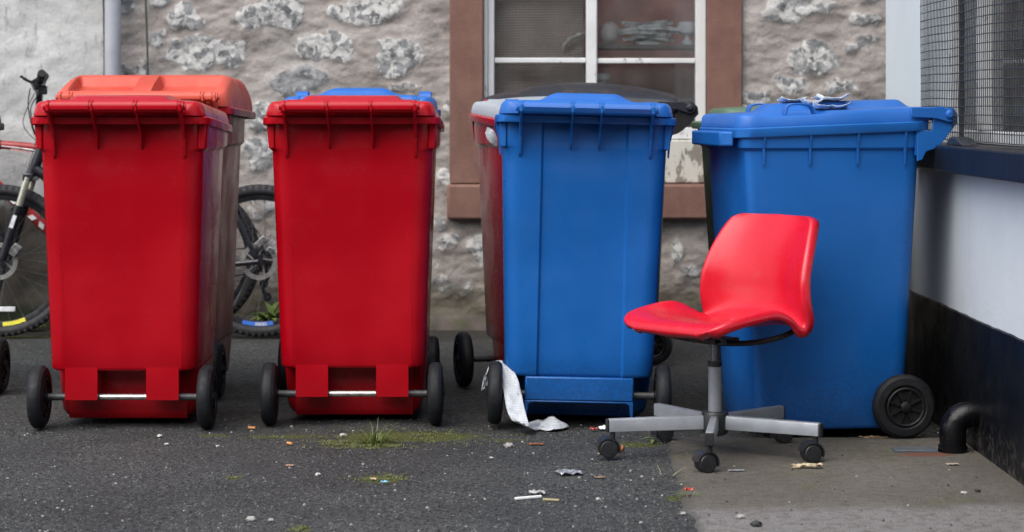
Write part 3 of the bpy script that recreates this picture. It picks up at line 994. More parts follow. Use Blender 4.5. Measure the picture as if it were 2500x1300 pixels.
# welded wire guard
wires = MB()
gxp = BX - .018
ya, yb, za, zb = 5.62, 7.2, .918, 2.2
ny_ = int((yb - ya) / .0254)
def bulge(y, z):
    return gxp - .010 * mnoise.noise(Vector((y * 2.2, z * 2.2, 3))) - .008 * math.sin((y - ya) / (yb - ya) * math.pi)
for i in range(ny_ + 1):
    y = ya + (yb - ya) * i / ny_
    wires.tube([(bulge(y, z), y + .006 * mnoise.noise(Vector((z * 2.5, y * 1.5, 1))), z) for z in np.linspace(za, zb, 14)], .0013, 4, cap=False)
nz_ = int((zb - za) / .0254)
for k in range(nz_ + 1):
    z = za + (zb - za) * k / nz_
    wires.tube([(bulge(y, z) - .002, y, z + .005 * mnoise.noise(Vector((y * 2.5, z, 7)))) for y in np.linspace(ya, yb, 24)], .0015, 4, cap=False)
wire_m = simple('black_coated_wire', (0.018, 0.021, 0.026), .5)
wg = wires.build('wire_guard', wire_m, white_b)
for y in (6.53, 5.62):
    MB().box(gxp - .012, gxp + .004, y - .0045, y + .0045, za - .006, zb).build('guard_bar', wire_m, wg, bevel=.002)
br = MB()
br.prism([(6.36, .905), (6.60, .905), (6.56, .925), (6.52, .93), (6.44, .925)], .05, 'YZ', BX - .055)
br.build('guard_foot', wire_m, wg, bevel=.003)
# black outlet elbow low on the wall and its gully plate
oc = P(2326, 1101, 6.38)
el_ = []
for k in range(13):
    a = R(90) * k / 12
    el_.append((oc.x + .068 * (1 - math.sin(a)) if False else oc.x + .055 * (1 - math.cos(a)), oc.y, .066 + .050 * math.sin(a)))
path = [(oc.x, oc.y, .004)] + el_ + [(BX + .03, oc.y, .116)]
ow = thing('outlet_pipe', 'glossy black elbow pipe from the black plinth to ground', 'drainpipe', (0, 0, 0))
gp_ = NT('glossy_black_pipe')
gp_m = gp_.out((0.003, 0.003, 0.004), gp_.ramp(gp_.noise(14, 4), .3, .7, .16, .42), gp_.bump(gp_.noise(22, 4), .5, .008), spec=.3)
MB().tube(path, .039, 24).build('pipe', gp_m, ow)
MB().lathe([(-.001, .0395), (-.001, .043), (.02, .043), (.02, .0395)], 24, 'Z', (oc.x, oc.y, .004)).build('collar', gp_m, ow)
dc = G(2232, 1106)
o = MB().box(dc.x - .062, dc.x + .062, dc.y - .035, dc.y + .03, .004, .0135).build('gully_cover', simple('dull_zinc_plate', (0.10, 0.115, 0.13), .55, .4, .3, 12), bevel=.002)
tag(o, 'small flat grey gully plate on the concrete by the elbow', 'drain cover')

# ---------------------------------------------------------------- unseen building added behind the camera to darken bin reflections and block low sky
fb = thing('added_facing_building', 'dark stone building across the yard, out of the photograph', 'building', (0, 0, 0))
fb['kind'] = 'structure'
fbm_ = simple('dark_grey_stone', (0.12, 0.105, 0.09), .9, 0, .3, 6)
mb = MB()
xe = [-14, -9, -7.6, -3, -1.6, 3, 4.4, 12]
for x0, x1 in zip(xe[:-1:2], xe[1::2]):
    mb.box(x0, x1, -7.5, -7.0, 0, 4.6)
for x0, x1 in zip(xe[1:-1:2], xe[2::2]):
    mb.box(x0 + .002, x1 - .002, -7.5, -7.0, 0, .9)
    mb.box(x0 + .002, x1 - .002, -7.5, -7.0, 2.5, 4.6)
mb.build('wall', fbm_, fb, smooth=False)
for x0, x1 in zip(xe[1:-1:2], xe[2::2]):
    MB().box(x0 + .01, x1 - .01, -7.3, -7.26, .91, 2.49).build('window', simple('dark_window_glass', (.02, .022, .025), .1), fb, smooth=False)
MB().prism([(-6.8, 4.61), (-9.6, 6.2), (-12.4, 4.61)], 26.6, 'YZ', -14.3).build('roof', simple('dark_slate_roof', (.05, .052, .06), .6), fb, smooth=False)

# ================================================================== WHEELED BINS
def ring(w, y0, y1, r, z, rear=(), nc=5, slope=0.0, rr=None, bow=0.0):
    """rounded rectangle, counter-clockwise from above; rear = extra points (x, dy) on the rear side"""
    rr = rr or r
    pts = []
    for (x, dy) in rear:
        pts.append((x, y0 + dy))
    def arc(cx, cy, a0, rad):
        for k in range(nc + 1):
            a = R(a0 + 90.0 * k / nc)
            pts.append((cx + rad * math.cos(a), cy + rad * math.sin(a)))
    arc(w - rr, y0 + rr, -90, rr)
    pts.append((w + bow, (y0 + y1) / 2))
    arc(w - r, y1 - r, 0, r)
    pts.append((0, y1 + bow))
    arc(-w + r, y1 - r, 90, r)
    pts.append((-w - bow, (y0 + y1) / 2))
    arc(-w + rr, y0 + rr, 180, rr)
    return [(x, y, z + slope * y) for x, y in pts]

def bump01(a, b, x, s):
    """1 between a and b with soft edges of width s"""
    f = lambda t: max(0.0, min(1.0, t)) ** 2 * (3 - 2 * max(0.0, min(1.0, t)))
    return f((x - a) / s) * f((b - x) / s)

def lid_mesh(kind, W, ya, yb, zb, slope, crown, nx=56, ny=52):
    r = .055
    if kind == 'faded':
        nx, ny = 130, 120
    yc, L = (ya + yb) / 2, (yb - ya) / 2
    def prof(e, re, h):
        if e >= re:
            return h
        q = 1 - e / re
        return h * math.sqrt(max(0.0, 1 - q * q))
    us = [math.sin(math.pi / 2 * math.sin(math.pi / 2 * (2 * i / nx - 1))) * .45 + (2 * i / nx - 1) * .55 for i in range(nx + 1)]
    vs_ = [math.sin(math.pi / 2 * math.sin(math.pi / 2 * (2 * j / ny - 1))) * .45 + (2 * j / ny - 1) * .55 for j in range(ny + 1)]
    rows = []
    for v in vs_:
        y = v * L
        over = abs(y) - (L - r)
        wm = W if over <= 0 else W - r + math.sqrt(max(0, r * r - over * over))
        row = []
        for u in us:
            x = u * wm
            e = min(wm - abs(x), L - abs(y))
            s = (y + L) / (2 * L)                      # 0 at the hinge, 1 at the front
            h0 = .034
            h = prof(e, .022, h0)
            inn = 1 - max(abs(x) / W, abs(y) / L) ** 4
            if kind == 'red':
                h += crown * .35 * inn
                h += .016 * bump01(-W * .62, W * .62, x, .03) * bump01(.0, .80, s, .09)
            elif kind == 'faded':
                tilt = min(1, s / .36)
                tilt = (tilt * 1.3 - .3 * tilt ** 3) * (1 if s < .75 else math.cos((s - .75) / .25 * math.pi / 2) ** .6)
                h += crown * min(1, tilt) * (1 - (abs(x) / W) ** 22)
                for sg in (-1, 1):
                    cxp = sg * W * .475
                    rec = bump01(-W * .375, W * .375, x - cxp, .016) * bump01(.05, .335, s, .028)
                    h -= .040 * rec
            elif kind == 'blue':
                h += crown * .25 * inn
                wtop = W * (.40 + .20 * (1 - s))
                h += .025 * bump01(-wtop, wtop, x, .07) * bump01(.05, .80, s, .06)
                for sg in (-1, 1):
                    h -= .012 * bump01(-.05, .05, x - sg * W * .80, .02) * bump01(.52, .9, s, .05)
            elif kind == 'silver':
                h += crown * (1 - (2 * s - 1) ** 2) * (1 - (abs(x) / W) ** 3)
                h -= .032 * bump01(-W * .72, W * .45, x, .035) * bump01(.66, 1.08, s, .06)
            elif kind == 'dome':
                h += crown * (math.sin(math.pi * min(1, max(0, .08 + s * .92))) ** .8) * (1 - (abs(x) / W) ** 4)
            else:
                h += crown * .5 * inn
            row.append((x, y + yc, zb + h + slope * (y + yc)))
        rows.append(row)
    mb = MB()
    n, m = nx + 1, ny + 1
    mb.grid(rows)
    # skirt round the edge, then a flat underside
    loop = [(0, k) for k in range(n)] + [(j, n - 1) for j in range(1, m)] + [(m - 1, k) for k in range(n - 2, -1, -1)] + [(j, 0) for j in range(m - 2, 0, -1)]
    base = len(mb.v)
    for (j, k) in loop:
        x, y, z = rows[j][k]
        mb.v.append((x, y, zb - .006 + slope * y))
    q = len(loop)
    for i in range(q):
        i2 = (i + 1) % q
        a, b = loop[i][0] * n + loop[i][1], loop[i2][0] * n + loop[i2][1]
        mb.f.append((a, base + i, base + i2, b))
    mb.f.append(tuple(base + i for i in range(q)))
    return mb

def wheel_meshes(r, w):
    tyre = MB().lathe([(-w / 2 + .006, r * .62), (-w / 2, r * .70), (-w / 2 + .002, r * .90), (-w / 2 + .009, r * .975), (-w * .2, r),
                       (w * .2, r), (w / 2 - .009, r * .975), (w / 2 - .002, r * .90), (w / 2, r * .70), (w / 2 - .006, r * .62)], 48)
    for g in (-.2, 0, .2):
        pass
    hub = MB().lathe([(-w * .28, .02), (-w * .28, r * .60), (-w * .18, r * .62), (w * .18, r * .62), (w * .28, r * .60), (w * .28, .02)], 40)
    for sgn in (-1, 1):
        xo = sgn * w * .28
        hub.lathe([(xo, r * .54), (xo, r * .615), (xo + sgn * .010, r * .615), (xo + sgn * .012, r * .58), (xo + sgn * .010, r * .54)], 40)
        hub.lathe([(xo, .001), (xo, r * .17), (xo + sgn * .012, r * .17), (xo + sgn * .016, r * .10), (xo + sgn * .016, .001)], 24)
        for k in range(8):
            a = 2 * math.pi * k / 8
            d = Vector((0, math.cos(a), math.sin(a)))
            t_ = Vector((0, -math.sin(a), math.cos(a)))
            hub.obox(Vector((xo + sgn * .003, 0, 0)) + d * r * .35, (.004, 0, 0), d * r * .20, t_ * .0035)
    return tyre, hub

def make_bin(label, loc, rot, body_m, lid_m, lid='red', style='tab', hw=.283, dp=.62, hz=.992, rimh=.026, slope=-.055,
             hinge_m=None, hb=.222, hinge_z=.028, ribs=(-.205, -.069, .069, .205), axle=.266, wr=.1, crown=.05, group=None,
             rim_m=None, lid_w=None, front_lip=False, bar_r=.019, gusset=True, plate=False, lid_front=.004, bi=.026, low=False, rback=0.0, rf=.055):
    hinge_m = hinge_m or body_m
    rim_m = rim_m or body_m
    b = thing('wheelie_bin', label, 'bin', loc, rot, group)
    wt, wb = hw - bi, hw - bi - .026
    zr = hz - rimh
    zb = .185 if style == 'tab' else .158
    if low:
        zb = .024
    if style == 'tab':
        rear = [(-.19, 0), (-.18, .001), (0, .0), (.18, .001), (.19, 0)]
    else:
        rear = [(-.150, 0), (-.138, 0), (-.130, .010), (0, .011), (.130, .010), (.138, 0), (.150, 0)]
    body = MB()
    rings = []
    def bulge(z):
        f = max(0.0, min(1.0, (z - .80) / .13))
        return [(x, dy + .017 * f * f * (3 - 2 * f) * (1 - (abs(x) / .2) ** 4)) for x, dy in rear]
    for z in [zb, zb + .004, zb + .012] + list(np.linspace(zb + .08, .878, 14)):
        f = (z - zb) / (.9 - zb)
        inset = .006 if z == zb else (.002 if z == zb + .004 else 0)
        rings.append(ring(wb + (wt - wb) * f - inset, .072 - (.034 + rback) * f + inset, dp - .078 + .045 * f - inset, rf, z, bulge(z), 7, bow=.002, rr=.055))
    for z, o in ((.883, .004), (.889, .011), (zr - .012, .013), (hz - .012, .013)):
        rings.append(ring(wt + o, .040 - rback - .5 * min(o, .004), dp - .034 + o, rf, z, bulge(z), 7, slope if z > .9 else 0, rr=.055))
    body.loft(rings, True, False)
    # foot, set forward so that the axle has room
    fy0 = .175
    fr_ = []
    ft_ = 0 if style == 'tab' else -.004
    for z, o in ((zb + .001, -.004), (zb - .03, 0), (.07, .006), (.045, .010), (.030, .020), (.020, .040)):
        fr_.append(ring(wb - .004 - o - ft_, fy0 + o * .4, dp - .082 - o - ft_, .05, z, rear, 7))
    if not low:
        body.loft(fr_[::-1], True, True)
    bo = body.build('body', body_m, b, angle=32)
    if style == 'tab':
        for s in (-1, 1):
            MB().box(min(s * .077, s * .180), max(s * .077, s * .180), .0717, .130, .093, zb + .0112).build('axle_bracket', body_m, bo, smooth=False)
    elif not low:
        MB().box(-.172, .172, .0695, .125, .082, zb - .0005).build('axle_bracket', body_m, bo, bevel=.005)
        pr = [(-.172, .082), (-.172, .030), (-.165, .030), (-.160, .070), (-.150, .0765), (.150, .0765), (.160, .070), (.165, .030), (.172, .030), (.172, .082)]
        MB().prism(pr, .05, 'XZ', .070).build('foot_arch', body_m, bo, bevel=.002)
    # rim
    rim = MB()
    rp = [(x, 0) for x, _ in rear]
    prof = [(-.020, zr + .004), (-.0015, zr), (0, zr + .002), (0, hz - .004), (-.004, hz), (-.030, hz), (-.030, hz - .012)]
    rim.loft([ring(hw + o, .0 - o, dp + o, .06 + o * .5, z, rp, 7, slope, bow=.001) for o, z in prof])
    rm = rim.build('rim', rim_m, b, angle=40)
    if front_lip:
        zf = hz + slope * dp
        MB().prism([(-.22, dp - .005), (-.19, dp + .034), (.19, dp + .034), (.22, dp - .005)], .046, 'XY', zf - .056).build('front_lip', rim_m, rm, bevel=.006)
    # gussets under the rim
    if gusset:
        for s in (-1, 1):
            for yv in (() if style == 'tab' else (.085, .235, .385, .53)):
                gm_ = MB()
                x0 = wt + .004
                gm_.prism([(s * x0, zr - .105), (s * (x0 + .005), zr - .105), (s * (x0 + .009), zr - .055), (s * (hw - .002), zr - .001 + slope * yv), (s * x0, zr - .001 + slope * yv)], .006, 'XZ', yv)
                gm_.build('gusset', body_m, rm, smooth=False)
        for s in (-1, 1):
            MB().prism([(s * (wt - .01), zr - .078), (s * (hw - .020), zr - .078), (s * (hw - .013), zr - .001), (s * (wt - .01), zr - .001)], .012, 'XZ', .042).build('gusset', body_m, rm, smooth=False, bevel=.002)
    # hinge: ribs, grip tube
    zh = hz + hinge_z
    plates = []
    yh = -.048
    for i, x in enumerate(ribs):
        rb = MB()
        out_ = i in (0, len(ribs) - 1)
        t2 = .0045 if out_ else .0028
        dz = .125 if out_ else .085
        yb_ = .052
        poly = [(yb_, zr - dz), (.032, zr - dz * .8), (.012, zr - dz * .35), (-.012, zr - .012), (yh - bar_r - .004, zh - .012), (yh - bar_r - .003, zh + .010),
                (yh - .008, zh + bar_r + .003), (yh + .015, zh + bar_r + .001), (.004, hz - .004), (.004, zr - .002), (yb_, zr - .002)]
        if plate and out_:
            poly = [(yb_, zr - .095), (.036, zr - .09), (.024, zr - .066), (.0, zr - .058), (-.022, zr - .045), (yh - bar_r - .012, zh - .022), (yh - bar_r - .008, zh + .006),
                    (yh - .006, zh + bar_r + .004), (.0, hz + .002), (.004, zr - .002), (yb_, zr - .002)]
        rb.prism(poly, 2 * t2, 'YZ', x - t2)
        rb.build('hinge_rib', hinge_m, b, smooth=False, bevel=.0015, seg=1)
        if plate and out_:
            sx = 1 if x > 0 else -1
            arm = []
            for k in range(13):
                a = R(-60 - 20 * k)
                arm.append((yh + .023 * math.cos(a), zh + .001 + .023 * math.sin(a)))
            arm = [(.075, hz + .010), (.0, hz + .006)] + arm + [(yh + .02, zh + .027), (.02, hz + .040), (.075, hz + .042)]
            plates.append((arm, x + sx * (t2 + .0015), sx))
    xa, xb = ribs[0], ribs[-1]
    tb = MB().tube([(xa - .010, yh, zh), (xb + .010, yh, zh)], bar_r, 24)
    tb.tube([(xa - .016, yh, zh), (xa - .0105, yh, zh)], bar_r * .55, 16).tube([(xb + .0105, yh, zh), (xb + .016, yh, zh)], bar_r * .55, 16)
    tb.build('handle_bar', hinge_m, b)
    # lid with its arms round the bar
    lw = lid_w or hw - .012
    lo = lid_mesh(lid, lw, -.012, dp - lid_front, hz + .0065, slope, crown).build('lid', lid_m, b, angle=50)
    for arm, x0, sx in plates:
        ao = MB().prism(arm, sx * .010, 'YZ', x0)
        ao.lathe([(x0 + sx * .010, .0005), (x0 + sx * .010, .0155), (x0 + sx * .017, .014), (x0 + sx * .020, .008), (x0 + sx * .021, .0005)], 20, 'X', (0, yh, zh + .003))
        ao.build('lid_arm', lid_m, lo, bevel=.003)
    for i in range(len(ribs) - 1):
        arms = MB()
        a0, a1 = ribs[i] + .009, ribs[i + 1] - .009
        if style == 'tab' and i == 1:
            a0, a1 = a0 + .0, a1 - .0
        pts = []
        for k in range(9):
            a = R(200 - 25 * k)
            pts.append((yh + (bar_r + .004) * math.cos(a), zh + (bar_r + .004) * math.sin(a)))
        top = [(y, z) for y, z in pts if z > zh - .008] + [(.03, hz + .042)]
        under = [(y - 0, z - .004) for y, z in top][::-1]
        inn = [(yh + bar_r * 1.003 * math.cos(R(200 - 25 * k)), zh + bar_r * 1.003 * math.sin(R(200 - 25 * k))) for k in range(9)]
        inn = [p for p in inn if p[1] > zh - .008] + [(.03, hz + .034)]
        poly = top + inn[::-1]
        arms.prism(poly, a1 - a0, 'YZ', a0)
        arms.build('hinge_strap', lid_m, lo, angle=30)
    if lid == 'blue':
        for s in (-1, 1):
            lp = MB()
            x = s * (lw - .043)
            zc = hz + .034
            for q in (0,):
                path = smooth_path([(x, .365, zc + slope * .36), (x, .372, zc + .018 + slope * .36), (x, .388, zc + .028 + slope * .36), (x, .43, zc + .030 + slope * .36),
                                    (x, .452, zc + .022 + slope * .36), (x, .458, zc - .004 + slope * .36)], 5)
                verts = []
                for p in path:
                    verts.append(p)
                tdir = []
                rows = []
                for i, p in enumerate(path):
                    t_ = (path[min(i + 1, len(path) - 1)] - path[max(i - 1, 0)]).normalized()
                    nrm = Vector((0, -t_.z, t_.y))
                    rows.append([p + Vector((-.022, 0, 0)) + nrm * .003, p + Vector((.022, 0, 0)) + nrm * .003,
                                 p + Vector((.022, 0, 0)) - nrm * .003, p + Vector((-.022, 0, 0)) - nrm * .003])
                lp.loft(rows, True, True)
            lp.build('lid_grip', lid_m, lo, angle=50, bevel=.0015, seg=1)
    # axle and wheels
    ya_, za_ = .098, wr
    MB().tube([(-.074, ya_, za_), (.074, ya_, za_)], .0095, 16, cap=False).build('axle', M['steel'], b)
    for s in (-1, 1):
        ax = MB()
        ax.tube([(s * .0745, ya_, za_), (s * (axle - .024), ya_, za_)], .0115, 16)
        ax.build('axle_sleeve', M['dark_steel'], b)
    tyre, hub = wheel_meshes(wr, .046)
    for s in (-1, 1):
        wo = MB()
        wo.v, wo.f = list(tyre.v), list(tyre.f)
        w_ = wo.build('wheel', M['rubber'], b)
        w_.location = (s * axle, ya_, za_)
        w_.rotation_euler = (random.uniform(0, 6), 0, 0)
        ho = MB()
        ho.v, ho.f = list(hub.v), list(hub.f)
        ho.build('hub', M['hub'], w_)
    return b

RED, BLU = 'red wheeled bins', 'blue wheeled bins'
# front row, backs to the camera
bin_a = make_bin('glossy red bin with red lid at the left end, in front of the orange lid', (-1.234, 6.785, 0), (0, 0, R(-.4)), M['red'], M['red'], group=RED)
bin_c = make_bin('glossy red bin standing alone between the bicycle wheel and the blue bins, back turned', (-.511, 6.865, 0), (0, 0, R(.3)), M['red'], M['red'], group=RED)
bin_e = make_bin('blue bin with raised lid panel, back turned, paper strip on its wheel', (.211, 6.80, .006), (0, R(1.3), R(.6)), M['blue'], M['blue_lid'], lid='blue', style='panel',
                 hw=.286, hz=.988, ribs=(-.205, -.045, .045, .205), crown=.04, axle=.266, group=BLU, hinge_z=.020, bar_r=.020)
# second row
bin_b = make_bin('larger dusty red bin with sun faded orange lid behind the leftmost red bin', (-1.285, 7.50, 0), (0, 0, R(-.5)), M['red_dusty'], M['salmon'], lid='faded', hw=.318, dp=.70, hz=1.022,
                 slope=-.03, crown=.080, ribs=(-.265, -.225, .225, .265), hinge_z=.032, axle=.25, bar_r=.016, hinge_m=M['salmon'], group=RED, bi=.052)
bin_d = make_bin('blue bin hidden behind the middle red bin, only its lid showing', (-.545, 7.67, 0), (0, 0, R(.8)), M['blue'], M['blue_lid'], lid='blue', style='panel', hz=1.012, crown=.055, axle=.262,
                 ribs=(-.205, -.045, .045, .205), slope=.002, group=BLU)
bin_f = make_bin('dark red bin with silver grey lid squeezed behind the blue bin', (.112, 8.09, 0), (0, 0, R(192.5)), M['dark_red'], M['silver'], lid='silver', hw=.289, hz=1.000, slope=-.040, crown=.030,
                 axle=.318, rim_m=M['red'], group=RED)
bin_o = make_bin('dark bin beyond the left edge, only one black wheel showing', (-2.19, 7.64, 0), (0, 0, 0), M['black_plastic'], M['black_lid'], axle=.36, hw=.27)
bin_g = make_bin('tall black bin with scuffed domed lid standing sideways under the window', (.655, 8.87, 0), (0, 0, R(90)), M['black_plastic'], M['black_lid'], lid='dome', hw=.31, dp=.80, hz=1.005,
                 slope=.004, crown=.075, hinge_z=.012, bar_r=.024, rimh=.03, plate=True, wr=.08, ribs=(-.28, -.06, .06, .28))
bin_h = make_bin('green bin mostly hidden behind the right hand blue bin', (1.272, 7.62, 0), (0, 0, R(91)), M['green_dark'], M['green'], lid='plain', hw=.283, dp=.62, hz=.982, slope=-.020, crown=.02,
                 rim_m=M['green'], hinge_z=.012, lid_front=.055)
bin_i = make_bin('blue bin turned sideways beside the white wall, torn label on its lid', (1.256, 6.935, .006), (R(.0), 0, R(98)), M['blue'], M['blue_lid'], lid='blue', style='panel', hw=.283, dp=.62, hz=.972,
                 slope=-.038, crown=.015, wr=.0975, axle=.285, ribs=(-.272, -.045, .045, .272), hinge_z=.016, bar_r=.017, front_lip=True, rimh=.030, group=BLU, plate=True, rback=.012, rf=.03, low=True)

# ================================================================== OFFICE CHAIR
def chair():
    cx, cy = .592, 6.33
    c = thing('swivel_chair', 'red plastic shell swivel chair on a grey five star base', 'chair', (cx, cy, .005))
    ctrl = [(.214, .372, .130, 0, .0), (.211, .383, .165, 0, .0), (.195, .393, .190, 0, .003), (.160, .399, .204, 0, .012), (.08, .393, .210, 0, .032), (-.01, .384, .209, 0, .048),
            (-.085, .380, .206, .004, .030), (-.140, .388, .205, .012, -.012), (-.178, .418, .206, .034, -.026), (-.192, .462, .205, .060, -.012),
            (-.198, .515, .200, .064, -.002), (-.208, .575, .192, .052, 0), (-.224, .635, .178, .036, 0), (-.240, .673, .164, .026, 0), (-.246, .685, .147, .022, 0), (-.249, .690, .127, .018, 0)]
    pts = [Vector((a[0], a[1], a[2])) for a in ctrl]
    ext = [Vector((a[3], a[4], 0)) for a in ctrl]
    pa, ea = smooth_path(pts, 5), smooth_path(ext, 5)
    ts = [math.sin(math.pi / 2 * t) * .5 + t * .5 for t in np.linspace(-1, 1, 29)]
    rows = []
    for p, e in zip(pa, ea):
        row = []
        for t in ts:
            k = abs(t) ** 2.6
            row.append(Vector((t * p.z, p.x + e.x * k, p.y + e.y * k)))
        rows.append(row)
    # the drop where seat meets back
    for i, p in enumerate(pa):
        for j, t in enumerate(ts):
            b = math.exp(-((p.x + .115) / .05) ** 2) * math.exp(-(t / .42) ** 4) * (1 if p.y < .45 else 0)
            rows[i][j].z -= .012 * b
    m, n = len(rows), len(ts)
    # normals, for the turned-over edge
    def nrm(i, j):
        a = rows[min(i + 1, m - 1)][j] - rows[max(i - 1, 0)][j]
        b = rows[i][min(j + 1, n - 1)] - rows[i][max(j - 1, 0)]
        return a.cross(b).normalized()
    mb = MB()
    mb.grid(rows)
    # the finger slot at the back of the seat
    mb.f = [f for f in mb.f if not (abs(np.mean([mb.v[q][0] for q in f])) < .065 and -.132 < np.mean([mb.v[q][1] for q in f]) < -.095 and mb.v[f[0]][2] < .42)]
    loop = [(0, k) for k in range(n)] + [(j, n - 1) for j in range(1, m)] + [(m - 1, k) for k in range(n - 2, -1, -1)] + [(j, 0) for j in range(m - 2, 0, -1)]
    cen = Vector((0, 0, 0))
    prev = [i * n + k for i, k in loop]
    for step_, (outw, dn) in enumerate(((.0035, .003), (.005, .011), (.004, .027))):
        cur = []
        for (i, k) in loop:
            p = rows[i][k]
            ii, kk = min(max(i, 1), m - 2), min(max(k, 1), n - 2)
            o = (p - rows[ii][kk])
            o = o.normalized() if o.length > 1e-6 else Vector((0, 0, 0))
            nn = nrm(min(max(i, 4), m - 7), min(max(k, 2), n - 3))
            cur.append(len(mb.v))
            mb.v.append(tuple(p + o * outw - nn * dn))
        q = len(loop)
        for i in range(q):
            mb.f.append((prev[i], cur[i], cur[(i + 1) % q], prev[(i + 1) % q]))
        prev = cur
    t = NT('glossy_red_shell')
    col = t.mix(t.ramp(t.noise(3, 3), .3, .7), (0.50, 0.005, 0.018), (0.56, 0.007, 0.023))
    col = t.mix(t.ramp(t.noise(1.0, 4, .7, vec=t.mapping((9, 40, 9))), .62, .76, 0, .25), col, (0.5, .12, .12))
    col = t.mix(t.math('MULTIPLY', t.ramp(t.noise(7, 6, .75), .52, .75), .30), col, (0.30, 0.06, 0.05))
    rgh = t.ramp(t.noise(9, 5, .65), .3, .75, .24, .38)
    shell_m = t.out(col, rgh, t.bump(t.noise(300, 2), .06, .002))
    yaw = R(129.5)
    seat = mb.build('seat_shell', shell_m, c, angle=60, solid=.005)
    seat.rotation_euler = (0, 0, yaw)
    seat.location = (.011, 0, 0)
    dk = simple('dark_brown_steel_rod', (0.03, 0.026, 0.026), .42, .5, .3, 40)
    alu = simple('silver_grey_steel', (0.24, 0.255, 0.275), .42, .25, .12, 14, .06)
    blk = simple('black_nylon', (0.014, 0.015, 0.017), .42, 0, .3, 40)
    fr_ = MB()
    for s in (-1, 1):
        fr_.tube(smooth_path([(s * .185, -.155, .372), (s * .175, -.10, .352), (s * .13, -.035, .335), (s * .05, .0, .328), (s * .0, .005, .328)], 6), .0085, 10)
        fr_.tube(smooth_path([(s * .15, .15, .376), (s * .13, .10, .354), (s * .08, .045, .336), (s * .0, .012, .330)], 6), .0085, 10)
    fr_.obox((0, 0, .336), (.05, 0, 0), (0, .05, 0), (0, 0, .006))
    fo = fr_.build('seat_frame', dk, c)
    fo.rotation_euler = (0, 0, yaw)
    MB().tube([(0, 0, .255), (0, 0, .332)], .0125, 20).build('gas_spindle', simple('grey_spindle', (0.2, .2, .21), .3, .8), c)
    MB().lathe([(.258, .013), (.258, .0205), (.272, .021), (.273, .013)], 24, 'Z').build('collar', blk, c)
    MB().lathe([(.112, .0), (.112, .0195), (.257, .0195), (.258, .0)], 28, 'Z').build('column', alu, c)
    MB().lathe([(.058, 0), (.058, .030), (.064, .038), (.118, .040), (.126, .036), (.128, .0)], 32, 'Z').build('hub', blk, c)
    for a in (262, 334, 46, 118, 190):
        d = Vector((math.cos(R(a)), math.sin(R(a)), 0))
        t_ = Vector((-d.y, d.x, 0))
        arm = MB()
        r0, r1 = .036, .318
        rows = []
        for r_, zc, hh in ((r0, .096, .021), (r1, .093, .0190)):
            sec = []
            for (u, w) in ((-.0125, -1), (.0125, -1), (.0125, .72), (.009, 1), (-.009, 1), (-.0125, .72)):
                sec.append(d * r_ + t_ * u + Vector((0, 0, zc + w * hh)))
            rows.append(sec)
        arm.loft(rows, True, True)
        ao = arm.build('leg', alu, c, bevel=.002)
        MB().obox(d * (r1 + .0035) + Vector((0, 0, .0925)), d * .003, t_ * .013, (0, 0, .0185)).build('end_cap', blk, ao, bevel=.002)
        # twin castor, swivelled at random
        sw = R(a + {262: 122, 334: 41, 46: 150, 118: 80, 190: 180}[a])
        h = Vector((math.cos(sw), math.sin(sw), 0))     # rolling direction
        s_ = Vector((-h.y, h.x, 0))                     # axle direction
        pc = d * (r1 - .012)
        cc = pc - h * .014 + Vector((0, 0, .0265))
        ro = thing('castor', '', '')
        for k_ in ('label', 'category'):
            del ro[k_]
        ro.parent = c
        hd = MB()
        rows = []
        for k in range(13):
            an = R(-20 + 190 * k / 12)
            o2 = h * math.cos(an) + Vector((0, 0, math.sin(an)))
            w2 = .0235 * (1 - .12 * abs(k - 6) / 6)
            rows.append([cc + o2 * .0335 + s_ * w2, cc + o2 * .0335 - s_ * w2, cc + o2 * .0290 - s_ * w2, cc + o2 * .0290 + s_ * w2])
        hd.loft(rows, True, True)
        hd.tube([pc + Vector((0, 0, .05)), pc + Vector((0, 0, .08))], .008, 12)
        hd.build('hood', blk, ro, angle=50)
        for sg in (-1, 1):
            wv = MB()
            rws = []
            for (ax_, rad) in ((.0025, .0), (.0025, .0235), (.005, .0262), (.019, .0262), (.0215, .0235), (.0225, .012), (.0215, .0)):
                rws.append([cc + s_ * sg * ax_ + (h * math.cos(q) + Vector((0, 0, math.sin(q)))) * max(rad, .0004) for q in np.linspace(0, 2 * math.pi, 28, endpoint=False)])
            wv.loft(rws, True, True)
            wv.build('wheel', blk, ro)
    return c
chair()

# ================================================================== BICYCLES
M['tyre'] = simple('bicycle_tyre', (0.016, 0.016, 0.018), .7, 0, .3, 60, .4)
M['black_gloss'] = simple('black_frame_paint', (0.014, 0.015, 0.019), .28, 0, .3, 30)
M['rim_black'] = simple('black_anodised_rim', (0.02, 0.021, 0.024), .35, .3, .3, 30)
M['spoke'] = simple('steel_spoke', (0.16, 0.16, 0.17), .35, .8)
M['rotor'] = simple('brushed_rotor_steel', (0.50, 0.50, 0.47), .38, .7, .2, 40)
M['stanchion'] = simple('gold_grey_stanchion', (0.50, 0.49, 0.40), .25, .55, .15, 20)
M['white_gloss'] = simple('white_decal', (0.62, 0.63, 0.64), .4)
M['yellow'] = simple('yellow_rim_decal', (0.60, 0.55, 0.03), .4, 0, .1)
M['blue_decal'] = simple('blue_rim_decal', (0.03, 0.13, 0.50), .4, 0, .1)
M['red_frame'] = simple('red_frame_paint', (0.26, 0.010, 0.010), .3, 0, .2, 12)

